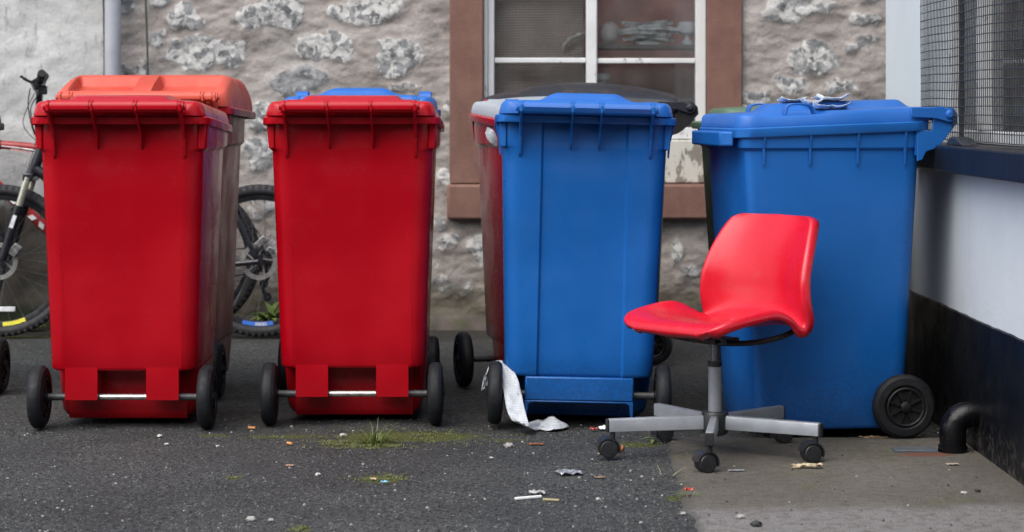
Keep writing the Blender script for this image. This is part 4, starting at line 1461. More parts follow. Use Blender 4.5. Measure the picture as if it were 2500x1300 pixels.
def bike_wheel(root, x, z, y, name='wheel', r=.338, decal=None, brand=None, seed=0):
    w = MB()
    # tyre with side knobs
    prof = [(.010 * s, q) for s, q in ()]
    tr, tw = r - .024, .025
    sec = [(tw * math.cos(R(a)), tr + tw * math.sin(R(a))) for a in range(0, 360, 30)]
    w.lathe(sec, 72, 'Y')
    for k in range(72):
        a = 2 * math.pi * k / 72
        d = Vector((math.sin(a), 0, math.cos(a)))
        t_ = Vector((math.cos(a), 0, -math.sin(a)))
        off = .012 if k % 2 else 0
        for s in (-1, 1):
            w.obox(d * (r - .004) + Vector((0, s * .010, 0)), t_ * .007, (0, .006, 0), d * .004)
            w.obox(d * (r - .013) + Vector((0, s * .0205, 0)), t_ * .006, (0, .004, 0), d * .005)
    wo = w.build('wheel', M['tyre'], root, smooth=True, angle=40)
    wo.location = (x, y, z)
    rr = r - .047
    MB().lathe([(-.0125, rr), (-.0125, rr - .004), (-.008, rr - .022), (.008, rr - .022), (.0125, rr - .004), (.0125, rr)], 72, 'Y').build('rim', M['rim_black'], wo, angle=30)
    sp = MB()
    for k in range(28):
        a = 2 * math.pi * k / 28 + .07
        b = a + (.95 if k % 4 < 2 else -.95)
        side = -1 if k % 2 else 1
        p0 = Vector((.028 * math.sin(b), side * .022, .028 * math.cos(b)))
        p1 = Vector(((rr - .022) * math.sin(a), side * .003, (rr - .022) * math.cos(a)))
        sp.tube([p0, p1], .0012, 5, cap=False)
        e = (p1 - p0).normalized()
        sp.tube([p1 - e * .013, p1], .0024, 6, cap=False)
    sp.tube([(0, -.045, 0), (0, .045, 0)], .017, 16)
    sp.lathe([(-.026, .012), (-.026, .03), (-.022, .03), (-.022, .012)], 20, 'Y').lathe([(.022, .012), (.022, .03), (.026, .03), (.026, .012)], 20, 'Y')
    sp.build('spokes', M['spoke'], wo)
    # brake rotor on the camera side
    ro = MB()
    for k in range(40):
        a0, a1 = 2 * math.pi * k / 40, 2 * math.pi * (k + .62) / 40
        rows = []
        for a, sh in ((a0, 0), ((a0 + a1) / 2, .0), (a1, 0)):
            rows.append([(q * math.sin(a + (q - .06) * 6), -.037 - dy, q * math.cos(a + (q - .06) * 6)) for q, dy in ((.063, 0), (.081, 0), (.081, .0018), (.063, .0018))])
        ro.loft(rows, True, True)
    ro.lathe([(-.0385, .0625), (-.0385, .066), (-.037, .066), (-.037, .0625)], 48, 'Y').lathe([(-.0385, .0785), (-.0385, .082), (-.037, .082), (-.037, .0785)], 48, 'Y')
    ro.lathe([(-.0385, .0705), (-.0385, .0735), (-.037, .0735), (-.037, .0705)], 48, 'Y')
    for k in range(5):
        a = 2 * math.pi * k / 5 + seed
        b = a + .5
        ro.tube([(.018 * math.sin(a), -.038, .018 * math.cos(a)), (.064 * math.sin(b), -.038, .064 * math.cos(b))], .0032, 6)
    ro.build('brake_rotor', M['rotor'], wo, angle=30)
    # decal on the rim wall
    if decal:
        dm, a0, a1 = decal
        rows = []
        for k in range(25):
            a = R(a0 + (a1 - a0) * k / 24)
            rows.append([(q * math.sin(a), yy, q * math.cos(a)) for q, yy in ((rr - .0015, -.0134), (rr - .019, -.0100))])
        MB().grid(rows).build('rim_decal', dm, wo)
    if brand:
        le = MB()
        rg = random.Random(3)
        b0, b1 = brand
        nL = 7
        for k in range(nL):
            ac = b0 + (b1 - b0) * (k + .5) / nL
            for q0, q1, da0, da1 in rg.choice([[(.003, .017, -.6, -.6), (.003, .017, .6, .6), (.010, .010, -.6, .6)],
                                               [(.003, .017, -.5, -.5), (.0165, .0165, -.5, .6), (.004, .004, -.5, .6)],
                                               [(.003, .017, -.6, .0), (.017, .003, .0, .6)]]):
                pa = R(ac + da0)
                pb = R(ac + da1)
                A_ = Vector(((rr - q0) * math.sin(pa), -.0128, (rr - q0) * math.cos(pa)))
                B_ = Vector(((rr - q1) * math.sin(pb), -.0128, (rr - q1) * math.cos(pb)))
                le.tube([A_, B_], .0015, 5)
        le.build('rim_lettering', M['white_gloss'], wo)
    return wo

def bicycle(label, loc, lean, tubes_m, second=False):
    b = thing('bicycle', label, 'bicycle', loc, (lean, 0, 0))
    # local frame: x along the bike, y across, z up; faces -x. Origin below the bottom bracket
    fx, rx = -.66, .49
    az = .342
    fw = bike_wheel(b, fx, az, 0, decal=(M['yellow'], 178, 157) if not second else None, seed=.3)
    MB().obox(Vector((.02, -.006, -.215)), (.045, 0, 0), (0, .004, 0), (0, 0, .011)).build('reflector', M['white_gloss'], fw, bevel=.003) if not second else None
    rw = bike_wheel(b, rx, az, 0, decal=(M['blue_decal'], 196, 168), brand=(184, 174) if not second else None, seed=1.0)
    bb = Vector((.04, 0, .30))
    hd_t, hd_b = Vector((-.475, 0, .845)), Vector((-.523, 0, .725))
    st_t = Vector((.235, 0, .80)) if not second else Vector((.20, 0, .78))
    if second:
        hd_t.z += .045
        hd_b.z += .03
    fm = tubes_m
    f = MB()
    f.tube([hd_t, hd_b], .024, 20)
    tt0 = hd_t.lerp(hd_b, .22)
    tt = f.tube(smooth_path([tt0, tt0.lerp(st_t, .5) + Vector((0, 0, .012)), st_t.lerp(bb, .06)], 8), .0195, 20)
    f.tube([bb, st_t], .0165, 18)
    f.tube([bb + Vector((0, -.036, 0)), bb + Vector((0, .036, 0))], .021, 18)
    fo = f.build('frame', fm, b)
    d0 = hd_b.lerp(hd_t, .25)
    MB().tube(smooth_path([d0, d0.lerp(bb, .5) + Vector((0, 0, .008)), bb], 8), .024, 20).build('down_tube', fm if not second else M['red_frame'], fo)
    s = MB()
    for sg in (-1, 1):
        s.tube(smooth_path([st_t.lerp(bb, .08) + Vector((.01, sg * .02, 0)), (.36, sg * .052, .60), (rx - .012, sg * .066, az + .018)], 8), .0105, 14)
        s.tube(smooth_path([bb + Vector((.02, sg * .03, 0)), (.25, sg * .058, .318), (rx, sg * .066, az)], 8), .0125, 14)
        s.obox((rx, sg * .066, az + .008), (.020, 0, 0), (0, .004, 0), (0, 0, .022))
    s.build('rear_stays', M['black_gloss'] if not second else fm, fo)
    # suspension fork
    ax = (hd_t - hd_b).normalized()
    perp = Vector((ax.z, 0, -ax.x))
    crown = hd_b - ax * .012
    fk = MB()
    fk.obox(crown, (.022, 0, 0), (0, .075, 0), (0, 0, .018))
    tip = Vector((fx, 0, az))
    low = MB()
    top_c = crown
    for sg in (-1, 1):
        o = Vector((0, sg * .062, 0))
        a = top_c + o
        e = tip + o + Vector((.022, 0, .01))
        mid = a.lerp(e, .36)
        MB().tube([a, mid], .0160, 18).build('stanchion', M['stanchion'], b)
        low.tube([mid - (e - a).normalized() * .006, mid + (e - a).normalized() * .012, e.lerp(mid, .08), e], [.0215, .0200, .0190, .016], 20)
        low.obox(e - Vector((.012, 0, .006)), (.018, 0, 0), (0, .006, 0), (0, 0, .015))
    br0 = top_c.lerp(tip, .40) + perp * .03
    low.tube(smooth_path([top_c.lerp(tip, .36) + Vector((0, -.062, 0)), br0 + Vector((-.045, -.03, .02)), br0 + Vector((-.045, .03, .02)), top_c.lerp(tip, .36) + Vector((0, .062, 0))], 6), .012, 12)
    fko = fk.build('fork_crown', M['black_gloss'], b, bevel=.006)
    lo = low.build('fork_lower', M['black_gloss'], fko)
    dc_ = MB()
    dirn = (tip - top_c).normalized()
    for t0, L_, w_ in ((.50, .020, .008), (.57, .010, .009)):
        c_ = top_c.lerp(tip, t0) + Vector((.008, -.0815, 0))
        dc_.obox(c_, dirn * L_, (0, .0012, 0), Vector((dirn.z, 0, -dirn.x)) * w_)
    dc_.build('fork_decal', M['white_gloss'], lo)
    alloy = simple('worn_alloy', (.22, .22, .22), .4, .7, .5, 60)
    MB().obox(tip + Vector((.075, -.050, .050)), (.018, 0, .022), (0, .018, 0), (.016, 0, -.012)).build('brake_caliper', alloy, b, bevel=.004)
    cal = MB()
    cal.obox(Vector((rx + .012, -.052, az + .085)), (.022, 0, .020), (0, .018, 0), (.012, 0, -.012))
    cal.obox(Vector((rx + .034, -.056, az + .066)), (.010, 0, -.022), (0, .012, 0), (.010, 0, .006))
    cal.obox(Vector((rx + .055, -.06, az + .05)), (.014, 0, -.010), (0, .010, 0), (.008, 0, .010))
    cal.build('brake_caliper', alloy, b, bevel=.004)
    # bar, stem, grips, levers, cables
    bt = hd_t + ax * (.085 if second else .125)
    stem_f = bt + (Vector((-.055, 0, .03)) if second else Vector((-.062, 0, .05)))
    MB().tube([hd_t + ax * .01, bt + ax * .02], .019, 18).tube([bt, stem_f], .017, 16).build('stem', M['black_gloss'], b)
    turn = R(11 if not second else 25)
    hb = MB()
    Lh, Rh = [], []
    for sg, lst in ((-1, Lh), (1, Rh)):
        for (yy, zz, xx) in (((0, 0, 0), (.06, .01, 0), (.12, .08, .002), (.20, .125, .008), (.315, .155, .018)) if not second else ((0, 0, 0), (.05, .004, 0), (.09, .03, .005), (.13, .035, .01), (.20, .04, .02))):
            q = Vector((xx, sg * yy, zz))
            q = Matrix.Rotation(turn * 1, 3, 'Z') @ q
            lst.append(stem_f + q)
    path = smooth_path(Lh[::-1] + Rh[1:], 5)
    hb.tube(path, .0135, 14)
    ho = hb.build('handlebar', M['black_gloss'], b)
    for lst in (Lh, Rh):
        if second and lst is Lh:
            pass
        gp0 = lst[-2].lerp(lst[-1], .05)
        MB().tube([gp0, gp0.lerp(lst[-1], .5), lst[-1], lst[-1] + (lst[-1] - gp0).normalized() * .012], [.0165, .0175, .019, .016], 18).build('grip', simple('rubber_grip', (.012, .012, .013), .7), ho)
        lv = MB()
        c0 = lst[-2] + Vector((-.012, 0, -.006))
        out_ = (lst[-1] - lst[-2]).normalized()
        lv.obox(c0 - out_ * .012, out_ * .022, (.020, 0, .012), (-.008, 0, .016))
        lv.obox(c0 - out_ * .02 + Vector((.02, 0, -.026)), out_ * .02, (.018, 0, 0), (0, 0, .014))
        lv.tube(smooth_path([c0 + Vector((-.02, 0, 0)), c0 + out_ * .02 + Vector((-.055, 0, .008)), c0 + out_ * .06 + Vector((-.07, 0, .010)), c0 + out_ * .10 + Vector((-.075, 0, -.002))], 6), [.006] * 19, 8)
        lv.build('brake_lever', M['black_gloss'], ho)
    A_ = Lh[-2]
    MB().tube(smooth_path([A_ + Vector((-.045, .01, -.03)), A_ + Vector((-.055, .02, -.12)), A_ + Vector((-.03, .08, -.25)), hd_t + Vector((.06, .03, .02))], 10), .0026, 6).build('cable', M['black_gloss'], b)
    MB().tube(smooth_path([A_ + Vector((.005, .01, -.04)), A_ + Vector((-.045, .03, -.11)), A_ + Vector((-.05, .08, -.19)), hd_t + Vector((-.03, .0, .025)), hd_b + Vector((-.02, -.05, 0))], 10), .0026, 6).build('cable', M['black_gloss'], b)
    MB().tube(smooth_path([Rh[-2] + Vector((-.02, -.02, -.03)), Rh[-3] + Vector((-.07, -.03, -.14)), hd_t + Vector((.0, .03, .01)), hd_t + Vector((.10, .02, .015))], 10), .0026, 6).build('cable', M['black_gloss'], b)
    MB().tube(smooth_path([(.30, -.03, .70), (.42, -.06, .50), (rx - .02, -.07, az + .15), (rx + .01, -.06, az + .11)], 8), .0024, 6).build('cable', M['black_gloss'], b)
    # saddle and post
    sp_t = st_t + (st_t - bb).normalized() * (.06 if not second else .05)
    MB().tube([st_t - (st_t - bb) * .05, sp_t], .0135, 14).build('seat_post', M['black_gloss'], b)
    sd = MB()
    rows = []
    for (x, w, z) in ((-.14, .018, .016), (-.12, .022, .026), (-.04, .028, .028), (.04, .05, .030), (.10, .068, .036), (.13, .055, .034)):
        rows.append([sp_t + Vector((x, w * math.cos(R(a)), z + .016 * math.sin(R(a)))) for a in range(0, 360, 30)])
    sd.loft(rows, True, True)
    sd.build('saddle', simple('black_saddle', (.015, .015, .016), .5), b)
    # drivetrain on the far side
    dr = MB()
    dr.lathe([(.044, .06), (.044, .088), (.047, .088), (.047, .06)], 40, 'Y', bb)
    for k in range(4):
        a = R(45 + 90 * k)
        dr.tube([bb + Vector((0, .046, 0)), bb + Vector((.066 * math.sin(a), .046, .066 * math.cos(a)))], .006, 8)
    dr.lathe([(.030, .02), (.030, .052), (.034, .052), (.034, .02)], 30, 'Y', (rx, 0, az))
    for q in (.088, -.088):
        dr.tube([bb + Vector((.02 * q, .047, q)), Vector((rx, .034, az + q * .58))], .003, 6)
    dr.tube(smooth_path([(rx + .005, .05, az - .02), (rx + .03, .05, az - .07), (rx + .005, .045, az - .12), (rx + .03, .04, az - .165)], 5), .010, 10)
    dr.lathe([(.036, .004), (.036, .020), (.044, .020), (.044, .004)], 20, 'Y', (rx + .012, 0, az - .105)).lathe([(.032, .004), (.032, .020), (.040, .020), (.040, .004)], 20, 'Y', (rx + .028, 0, az - .165))
    for sg in (-1, 1):
        dr.tube([bb + Vector((0, sg * .055, 0)), bb + Vector((sg * .02, sg * .066, -.165 * sg))], .010, 10)
        dr.obox(bb + Vector((sg * .02, sg * .105, -.165 * sg)), (.045, 0, 0), (0, .035, 0), (0, 0, .010))
    dr.build('drivetrain', M['black_gloss'], b, angle=30)
    # frame lettering strokes and swooshes on the second bike's tubes
    if second:
        MB().tube([tt0.lerp(st_t, .0) + Vector((.03, 0, .004)), tt0.lerp(st_t, .195) + Vector((0, 0, .007))], .0225, 18).build('frame_pad', M['black_gloss'], fo)
        sw = MB()
        a0, a1 = tt0, st_t.lerp(bb, .06)
        e = (a1 - a0).normalized()
        up = Vector((-e.z, 0, e.x))
        rows = []
        for k in range(13):
            t_ = .205 + .235 * k / 12
            c_ = a0.lerp(a1, t_) + Vector((0, 0, .010 * math.sin(math.pi * t_)))
            hi = .0185 * math.sin(math.pi * min(1, k / 12 * .8 + .12))
            lo_ = hi * .15 + .001
            ring_ = []
            for q in (hi, (hi + lo_) / 2, lo_):
                yy = -math.sqrt(max(0, .0203 ** 2 - q * q))
                ring_.append(c_ + up * q * (1 if up.z > 0 else -1) + Vector((0, yy, 0)))
            rows.append(ring_)
        sw.grid(rows)
        sw.build('frame_decal', M['white_gloss'], fo)
        sw = MB()
        e2 = (bb - d0).normalized()
        u2 = Vector((-e2.z, 0, e2.x))
        u2 = u2 if u2.z > 0 else -u2
        for k in range(7):
            c_ = d0.lerp(bb, .18 + .075 * k) + Vector((0, -.0248, .006))
            sw.obox(c_, e2 * .014, (0, .0012, 0), u2 * .011 + e2 * (.006 if k % 2 else -.006))
        sw.build('frame_decal', M['white_gloss'], fo)
        lt = MB()
        for k in range(8):
            c_ = a0.lerp(a1, .275 + .016 * k) + Vector((0, -.0203, .002))
            lt.obox(c_, e * .0035, (0, .001, 0), up * .0055)
            lt.obox(c_ + e * .005 + up * .004, e * .004, (0, .001, 0), up * .0012)
        lt.build('frame_lettering', simple('pink_lettering', (.55, .3, .26), .4), fo)
    return b

# local x of the front axle is -.66: place it where the photograph shows it
bicycle('black mountain bike with silver forks leaning along the whitewashed wall behind the red bins', (-2.268 + .66, 9.63, .0), R(0), M['black_gloss'])
bicycle('red and white mountain bike behind the black one, mostly out of frame', (-2.50 + .66 - .13, 9.86, .0), R(0), M['red_frame'], True)

# ================================================================== PLANTS, PAPER, LITTER
def leaf_mat(name, a, b):
    t = NT(name)
    return t.out(t.mix(t.noise(40, 3), a, b), .5, t.bump(t.noise(90, 3), .2, .002))
M['grass'] = leaf_mat('grass_blade', (0.05, 0.085, 0.015), (0.13, 0.17, 0.04))
M['weed'] = leaf_mat('weed_leaf', (0.06, 0.12, 0.015), (0.16, 0.22, 0.04))
M['moss'] = leaf_mat('moss_green', (0.02, 0.03, 0.005), (0.11, 0.12, 0.02))
M['straw'] = leaf_mat('dry_straw', (0.2, 0.17, 0.08), (0.34, 0.3, 0.16))

def blade(mb, base, dirn, L, w, droop, n=6):
    rows = []
    side = Vector((-dirn.y, dirn.x, 0))
    if side.length < 1e-4:
        side = Vector((1, 0, 0))
    side.normalize()
    p = Vector(base)
    v = Vector(dirn).normalized()
    for k in range(n + 1):
        f = k / n
        ww = w * (1 - f) ** .7 + .0002
        rows.append([p + side * ww, p - side * ww])
        v = (v + Vector((dirn.x * .2, dirn.y * .2, -droop)) * (1 / n)).normalized()
        p = p + v * (L / n)
    mb.grid(rows)

rng = random.Random(11)
def tuft(px, py, n, L, spread, mat, name, label, cat, w=.0022, droop=.9):
    c = G(px, py)
    mb = MB()
    for k in range(n):
        a = rng.uniform(0, 6.28)
        r_ = rng.random() ** .7
        dirn = Vector((math.cos(a) * (.25 + r_), math.sin(a) * (.25 + r_), rng.uniform(.35, 1.3)))
        base = c + Vector((math.cos(a), math.sin(a), 0)) * spread * rng.random()
        base.z = .001
        blade(mb, base, dirn, L * rng.uniform(.5, 1.1), w * rng.uniform(.7, 1.2), droop * rng.uniform(.5, 1.4))
    o = mb.build(name, mat, smooth=True)
    return tag(o, label, cat)
tuft(915, 1082, 110, .10, .040, M['grass'], 'grass_tuft', 'tuft of thin green grass on the asphalt before the middle red bin', 'grass tuft', .0014, 1.1)
tuft(1680, 1216, 40, .03, .03, M['grass'], 'grass_tuft', 'short grass sprig at the corner of the concrete apron', 'grass tuft', .0016)
tuft(1625, 1165, 7, .055, .03, M['straw'], 'straw_stalk', 'few dry straw stalks on the asphalt near front castor', 'straw', .0012, .5)

def leafy(px, py, dist, n, size, label, name='weed'):
    c = P(px, py, dist)
    c.z = max(.0, c.z)
    mb = MB()
    for k in range(n):
        a = rng.uniform(0, 6.28)
        up = rng.uniform(.5, 1.4)
        dirn = Vector((math.cos(a), math.sin(a) * .6 - .2, up)).normalized()
        base = c + Vector((rng.uniform(-1, 1) * size * .3, rng.uniform(-.6, .3) * size * .3, 0))
        L = size * rng.uniform(.5, 1.0)
        p, rows = Vector(base), []
        side = dirn.cross(Vector((0, 0, 1))).normalized()
        for i in range(8):
            f = i / 7
            ww = size * .11 * math.sin(math.pi * min(1, f * .9 + .08)) + .0005
            rows.append([p + side * ww + Vector((0, 0, ww * .3)), p, p - side * ww + Vector((0, 0, ww * .3))])
            dirn = (dirn + Vector((0, 0, -.16))).normalized()
            p = p + dirn * L / 7
        mb.grid(rows)
    o = mb.build(name, M['weed'])
    return tag(o, label, 'weed')
leafy(662, 785, 9.72, 34, .135, 'bright green fern-like weed growing at the wall foot beside the bicycle wheel')
leafy(75, 800, 9.93, 40, .09, 'dark green weed at the foot of the whitewashed wall behind the bicycle front wheel')
leafy(1612, 1082, 6.62, 6, .06, 'small green weed beneath the chair base by the blue bin')

# moss cushions and dark tufts in the damp strip
mo = MB()
for (px, py, rx_, ry_, n) in [(915, 1088, .10, .045, 420), (880, 1085, .17, .10, 420), (1010, 1065, .30, .18, 560), (930, 1168, .075, .07, 330),
                              (570, 1167, .02, .04, 50), (700, 1068, .25, .06, 120), (1240, 1078, .09, .05, 70), (735, 1292, .04, .04, 50), (1560, 1085, .1, .06, 80)]:
    g = G(px, py)
    for k in range(int(n * 2.2)):
        x, y = g.x + rng.gauss(0, .5) * rx_, g.y + rng.gauss(0, .5) * ry_
        h = rng.uniform(.002, .006)
        w_ = rng.uniform(.0012, .0034)
        if mnoise.noise(Vector((x * 22, y * 22, 0))) + .4 * mnoise.noise(Vector((x * 70, y * 70, 5))) < rng.uniform(-.05, .25):
            continue
        pts = [(x + w_ * math.cos(a + .3 * k), y + w_ * math.sin(a + .3 * k), 0.0) for a in (0, 1.26, 2.51, 3.77, 5.03)]
        o_ = len(mo.v)
        mo.v += pts + [(x + rng.uniform(-.001, .001), y, h)]
        mo.f += [(o_ + i, o_ + (i + 1) % 5, o_ + 5) for i in range(5)]
tag(mo.build('moss', M['moss'], smooth=False), 'ragged green moss patches on the damp asphalt', 'moss', kind='stuff')

# loose grit over the asphalt and concrete
def grit_mat():
    t = NT('mixed_grit')
    i = t.n.new('ShaderNodeNewGeometry')
    rp = i.outputs['Random Per Island']
    c = t.mix(t.ramp(rp, .2, .5), (0.03, 0.03, 0.031), (0.11, 0.11, 0.112))
    c = t.mix(t.ramp(rp, .86, .93), c, (0.32, 0.31, 0.29))
    return t.out(c, .8)
gr_ = MB()
for k in range(5200):
    py = 1000 + 300 * rng.random() ** .8
    px = rng.uniform(-60, 2450)
    g = G(px, py)
    on = g.x > .47 and g.y < 6.6
    if on and rng.random() < .82:
        continue
    z = .006 if on else -.0015
    s = .0012 + .0034 * rng.random() ** 3
    q = [(g.x + s * math.cos(a) * rng.uniform(.7, 1.2), g.y + s * math.sin(a) * rng.uniform(.7, 1.2), z) for a in (0, 1.57, 3.14, 4.71)]
    o_ = len(gr_.v)
    t_ = s * rng.uniform(.6, 1.1)
    gr_.v += q + [(a * .6 + g.x * .4, b * .6 + g.y * .4, z + t_) for a, b, _ in q]
    gr_.f += [(o_ + i, o_ + (i + 1) % 4, o_ + 4 + (i + 1) % 4, o_ + 4 + i) for i in range(4)] + [(o_ + 4, o_ + 5, o_ + 6, o_ + 7)]
tag(gr_.build('gravel', grit_mat(), smooth=False), 'loose grit scattered over the asphalt', 'grit', kind='stuff')

# tissue strip draped over the wheel of the blue bin
def newsprint():
    t = NT('creased_thin_paper')
    uv = t.tc.outputs['UV']
    c = t.mix(t.ramp(t.noise(14, 4), .3, .7), (0.36, 0.39, 0.42), (0.47, 0.50, 0.53))
    w = t.math('SINE', t.math('MULTIPLY', t.sep()[2], 900))
    c = t.mix(t.math('MULTIPLY', t.ramp(w, .2, .9), t.ramp(t.noise(60, 4), .4, .6, 0, .4)), c, (0.22, 0.23, 0.25))
    return t.out(c, .75, t.bump(t.noise(70, 4), .5, .004))
def ribbon(keys, name, mat, label, cat, n=7, amp=.006, seed=0):
    """keys: (centre, half-width vector)"""
    cs = smooth_path([k[0] for k in keys], n)
    ws = smooth_path([k[1] for k in keys], n)
    rows = []
    for i, (c_, w_) in enumerate(zip(cs, ws)):
        row = []
        nrm_ = (cs[min(i + 1, len(cs) - 1)] - cs[max(i - 1, 0)]).cross(w_).normalized()
        for j in range(9):
            t_ = j / 4 - 1
            q = c_ + w_ * t_
            row.append(q + nrm_ * amp * (mnoise.noise(Vector((t_ * 2.2, i * .22, seed))) + .5 * mnoise.noise(Vector((t_ * 5, i * .5, seed + 9)))))
        rows.append(row)
    o = MB().grid(rows).build(name, mat, solid=.0006, recalc=False)
    return tag(o, label, cat)
yw = 6.80
V3 = Vector
ribbon([(P(1184, 947, 6.93), V3((.012, .0, .012))), (P(1190, 915, 6.92), V3((.010, .006, .008))), (P(1207, 888, 6.915) + V3((0, 0, .004)), V3((.008, .022, .002))), (P(1224, 892, 6.895), V3((.010, .022, .004))),
        (P(1243, 925, 6.86), V3((.022, .006, .010))), (P(1252, 965, 6.80), V3((.026, .0, .008))), (P(1262, 1008, 6.76), V3((.026, -.006, .006))),
        (P(1280, 1040, 6.745), V3((.020, -.020, -.004))), (G(1318, 1048) + V3((0, 0, .014)), V3((-.004, -.036, -.013))), (G(1352, 1050) + V3((0, 0, .020)), V3((-.002, -.040, -.015))), (G(1388, 1047) + V3((0, 0, .008)), V3((.0, -.012, .0)))],
       'paper_strip', newsprint(), 'long creased white paper strip draped from blue bin wheel onto the asphalt', 'paper', amp=.008)
# paper tag hanging below the rim of the red bin
ribbon([(P(1187, 318, 7.44), V3((.004, 0, .010))), (P(1197, 329, 7.43), V3((.012, .0, .013))), (P(1205, 344, 7.43), V3((.013, .0, .007))), (P(1211, 358, 7.435), V3((.004, .0, .001)))],
       'paper_tag', simple('grey_white_tag', (0.30, 0.32, 0.34), .7, 0, .3, 60), 'small crumpled white tag hanging under the dark red rim', 'tag', amp=.001)
# torn label on the lid of the sideways blue bin
lb = []
lab_root = None
z_l = .972 + .0065 + .034 + .030 - .010
def torn(x0, x1, y0, y1, z, seed, curl):
    rows = []
    for j in range(9):
        row = []
        for i in range(15):
            u, v = i / 14, j / 8
            eu = .03 * mnoise.noise(Vector((v * 6, seed, 0)))
            x = x0 + (x1 - x0) * u + eu * (x1 - x0) * (2 * u - 1) * 2
            y = y0 + (y1 - y0) * v + .012 * mnoise.noise(Vector((u * 9, seed, 3)))
            zz = z + curl * (abs(2 * u - 1) ** 3 + .8 * max(0, mnoise.noise(Vector((u * 5, v * 4, seed)))) + (1 - v) ** 3)
            row.append((x, y, zz))
        rows.append(row)
    return rows
tl = MB()
yl = 6.62
tl.grid(torn(.845, .925, 6.80, 6.93, 1.030, 2, .012))
tl.grid(torn(.955, 1.055, 6.78, 6.93, 1.037, 5, .012))
tl.grid(torn(.905, .975, 6.77, 6.86, 1.024, 8, .014))
tl.grid(torn(.930, 1.045, 6.69, 6.79, 1.008, 11, .014))
tlo = tl.build('torn_label', simple('torn_pale_label', (0.86, 0.90, 0.88), .5, 0, .15, 30), solid=.0008, recalc=False)
tag(tlo, 'torn pale paper label curling up on the sideways blue lid', 'label')

M['butt'] = simple('cigarette_cork_paper', (0.52, 0.24, 0.08), .7, 0, .2)
def butt(px, py, ang, label):
    c = G(px, py)
    d = Vector((math.cos(ang), math.sin(ang), 0)) * .012
    o = MB().tube([c - d + Vector((0, 0, .004)), c + d * .6 + Vector((0, 0, .004)), c + d + Vector((0, 0, .0045))], [.004, .0041, .0036], 10).build('cigarette_butt', M['butt'])
    return tag(o, label, 'cigarette butt', 'cigarette butts on the asphalt')
butt(615, 1048, -.3, 'orange cigarette butt between the two red bins')
butt(707, 1086, -.9, 'crushed orange cigarette butt in front of middle red bin, left of grass')
pale = simple('pale_quartz', (0.40, 0.395, 0.37), .6, 0, .2, 60, .3)
greyst = simple('grey_pebble', (0.27, 0.26, 0.25), .7, 0, .3, 60, .3)
for px, py, s, m_, lab in [(407, 1087, .0065, pale, 'round white pebble in front of the left red bin'),
                           (390, 1067, .0075, pale, 'flat white pebble close to the left red bin'),
                           (612, 1271, .010, pale, 'pale stone at the bottom left of the asphalt'),
                           (662, 1273, .007, greyst, 'small grey stone beside the pale stone at the bottom'),
                           (1243, 1092, .0125, greyst, 'greyish lump of stone below the paper strip'),
                           (532, 1092, .006, greyst, 'small grey pebble in front of left red bin'),
                           (776, 1161, .007, pale, 'flat white stone left of the moss patch'),
                           (838, 1066, .010, pale, 'flat white fragment left of the grass tuft'),
                           (1668, 1256, .006, pale, 'white speck of stone on the concrete edge'),
                           (2353, 1212, .007, pale, 'white pebble on the concrete near the black wall'),
                           (1846, 1291, .0125, simple('black_lump', (.012, .012, .013), .6), 'black lump of dirt at the bottom of concrete'),
                           (2387, 1207, .0065, simple('dark_crumb', (.02, .018, .015), .8), 'dark crumb of dirt beside the white pebble'),
                           (1807, 1272, .010, greyst, 'pale grey chip on the concrete near the bottom'),
                           (1460, 1221, .006, pale, 'yellowish pebble right of the wooden sticks'),
                           (1200, 1121, .006, greyst, 'grey pebble on the asphalt in front of blue bin')]:
    g = G(px, py)
    z = .006 if g.x > .47 and g.y < 6.6 else 0
    o = blob((g.x, g.y, z + s * .4), s * 1.1, s * .9, s * .62, .5, px, 8).build('pebble', m_)
    tag(o, lab, 'pebble', 'loose stones on the ground')
def scrap(px, py, w, d, h, mat, name, label, cat, rot=0, nx=10, ny=8):
    g = G(px, py)
    z = .0075 if g.x > .47 and g.y < 6.6 else .001
    o = crumple(g.x, g.y, z, w, d, h, nx, ny, px * .37, rot).build(name, mat, solid=.0008, recalc=False, angle=25)
    return tag(o, label, cat)
foil = simple('crumpled_foil', (0.28, 0.29, 0.32), .35, .4, .5, 90, .6)
scrap(1390, 1158, .066, .06, .009, foil, 'foil_scrap', 'crumpled silvery foil on the asphalt left of the chair', 'foil', .3, 16, 14)
scrap(1312, 1206, .042, .03, .009, simple('grubby_paper', (0.32, 0.32, 0.31), .7), 'paper_scrap', 'small folded white paper scrap lying on wooden stick', 'paper')
scrap(1480, 1049, .05, .028, .012, M['white_paper'], 'paper_scrap', 'crumpled white and pink wrapper under the chair base', 'wrapper', .4)
scrap(1449, 1052, .022, .016, .010, simple('red_wrapper', (.4, .05, .04), .5), 'wrapper_scrap', 'tiny red wrapper scrap beside the white one', 'wrapper')
scrap(1972, 1149, .085, .022, .014, simple('dry_husk', (.36, .30, .20), .8, 0, .5, 60), 'dry_leaf', 'curled straw coloured leaf on the concrete by right castor', 'leaf', -.15)
scrap(1797, 1156, .045, .016, .003, simple('blue_grey_film', (.2, .22, .25), .4), 'plastic_scrap', 'thin grey plastic film on the concrete right of front castor', 'plastic')
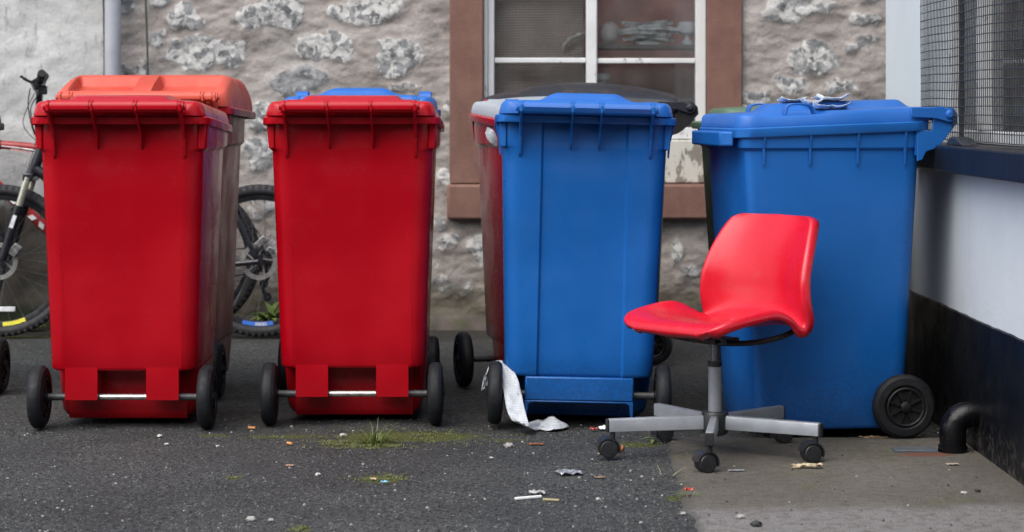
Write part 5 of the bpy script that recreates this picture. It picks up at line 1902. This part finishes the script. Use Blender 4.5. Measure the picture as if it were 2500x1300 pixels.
scrap(1681, 1201, .026, .016, .010, simple('red_plastic_chip', (.5, .06, .04), .4), 'plastic_chip', 'red plastic chip at the edge of the concrete', 'plastic')
scrap(938, 1180, .018, .010, .006, simple('light_blue_paper', (.2, .45, .6), .5), 'blue_scrap', 'light blue paper bit in the moss patch', 'paper')
scrap(912, 1173, .016, .010, .006, simple('tan_paper', (.5, .36, .22), .6), 'tan_scrap', 'tan paper bit in the moss patch', 'paper')
scrap(1513, 1106, .026, .02, .022, simple('rust_leaf', (.30, .11, .03), .7), 'dry_leaf', 'rust coloured leaf beside the left castor', 'leaf')
scrap(1472, 1111, .03, .014, .006, simple('tan_leaf', (.30, .22, .14), .7), 'dry_leaf', 'tan leaf fragment under left castor', 'leaf')
scrap(1310, 1087, .045, .016, .005, simple('brick_red_leaf', (.22, .07, .03), .8), 'dry_leaf', 'reddish brown leaf on the asphalt below the paper strip', 'leaf')
scrap(2325, 1141, .035, .02, .004, simple('tan_leaf_pale', (.30, .26, .2), .8), 'dry_leaf', 'pale brown leaf on the concrete near elbow pipe', 'leaf')
scrap(707, 1139, .022, .014, .005, simple('tan_leaf_pink', (.34, .22, .16), .8), 'dry_leaf', 'pinkish brown leaf left of the moss patch', 'leaf')
scrap(2135, 1074, .09, .012, .012, simple('brown_leaf_strip', (.16, .10, .06), .8), 'dry_leaf', 'brown dead leaf in front of the sideways bin wheel', 'leaf')
scrap(1465, 1168, .028, .014, .004, simple('tan_scrap_mat', (.24, .16, .1), .8), 'dry_leaf', 'tan leaf right of the foil', 'leaf')
for px0, py0, px1, py1, r_, lab in [(1257, 1220, 1322, 1214, .0021, 'white wooden stick on the asphalt, longer one'), (1325, 1221, 1365, 1223, .0017, 'thin yellowish straw beside the white stick')]:
    a, b_ = G(px0, py0), G(px1, py1)
    o = MB().obox((a + b_) / 2 + Vector((0, 0, r_)), (b_ - a) / 2, (b_ - a).orthogonal().normalized() * r_, Vector((0, 0, r_))).build('stick', M['white_paper'] if r_ > .0018 else M['straw'], bevel=.0006)
    tag(o, lab, 'stick')
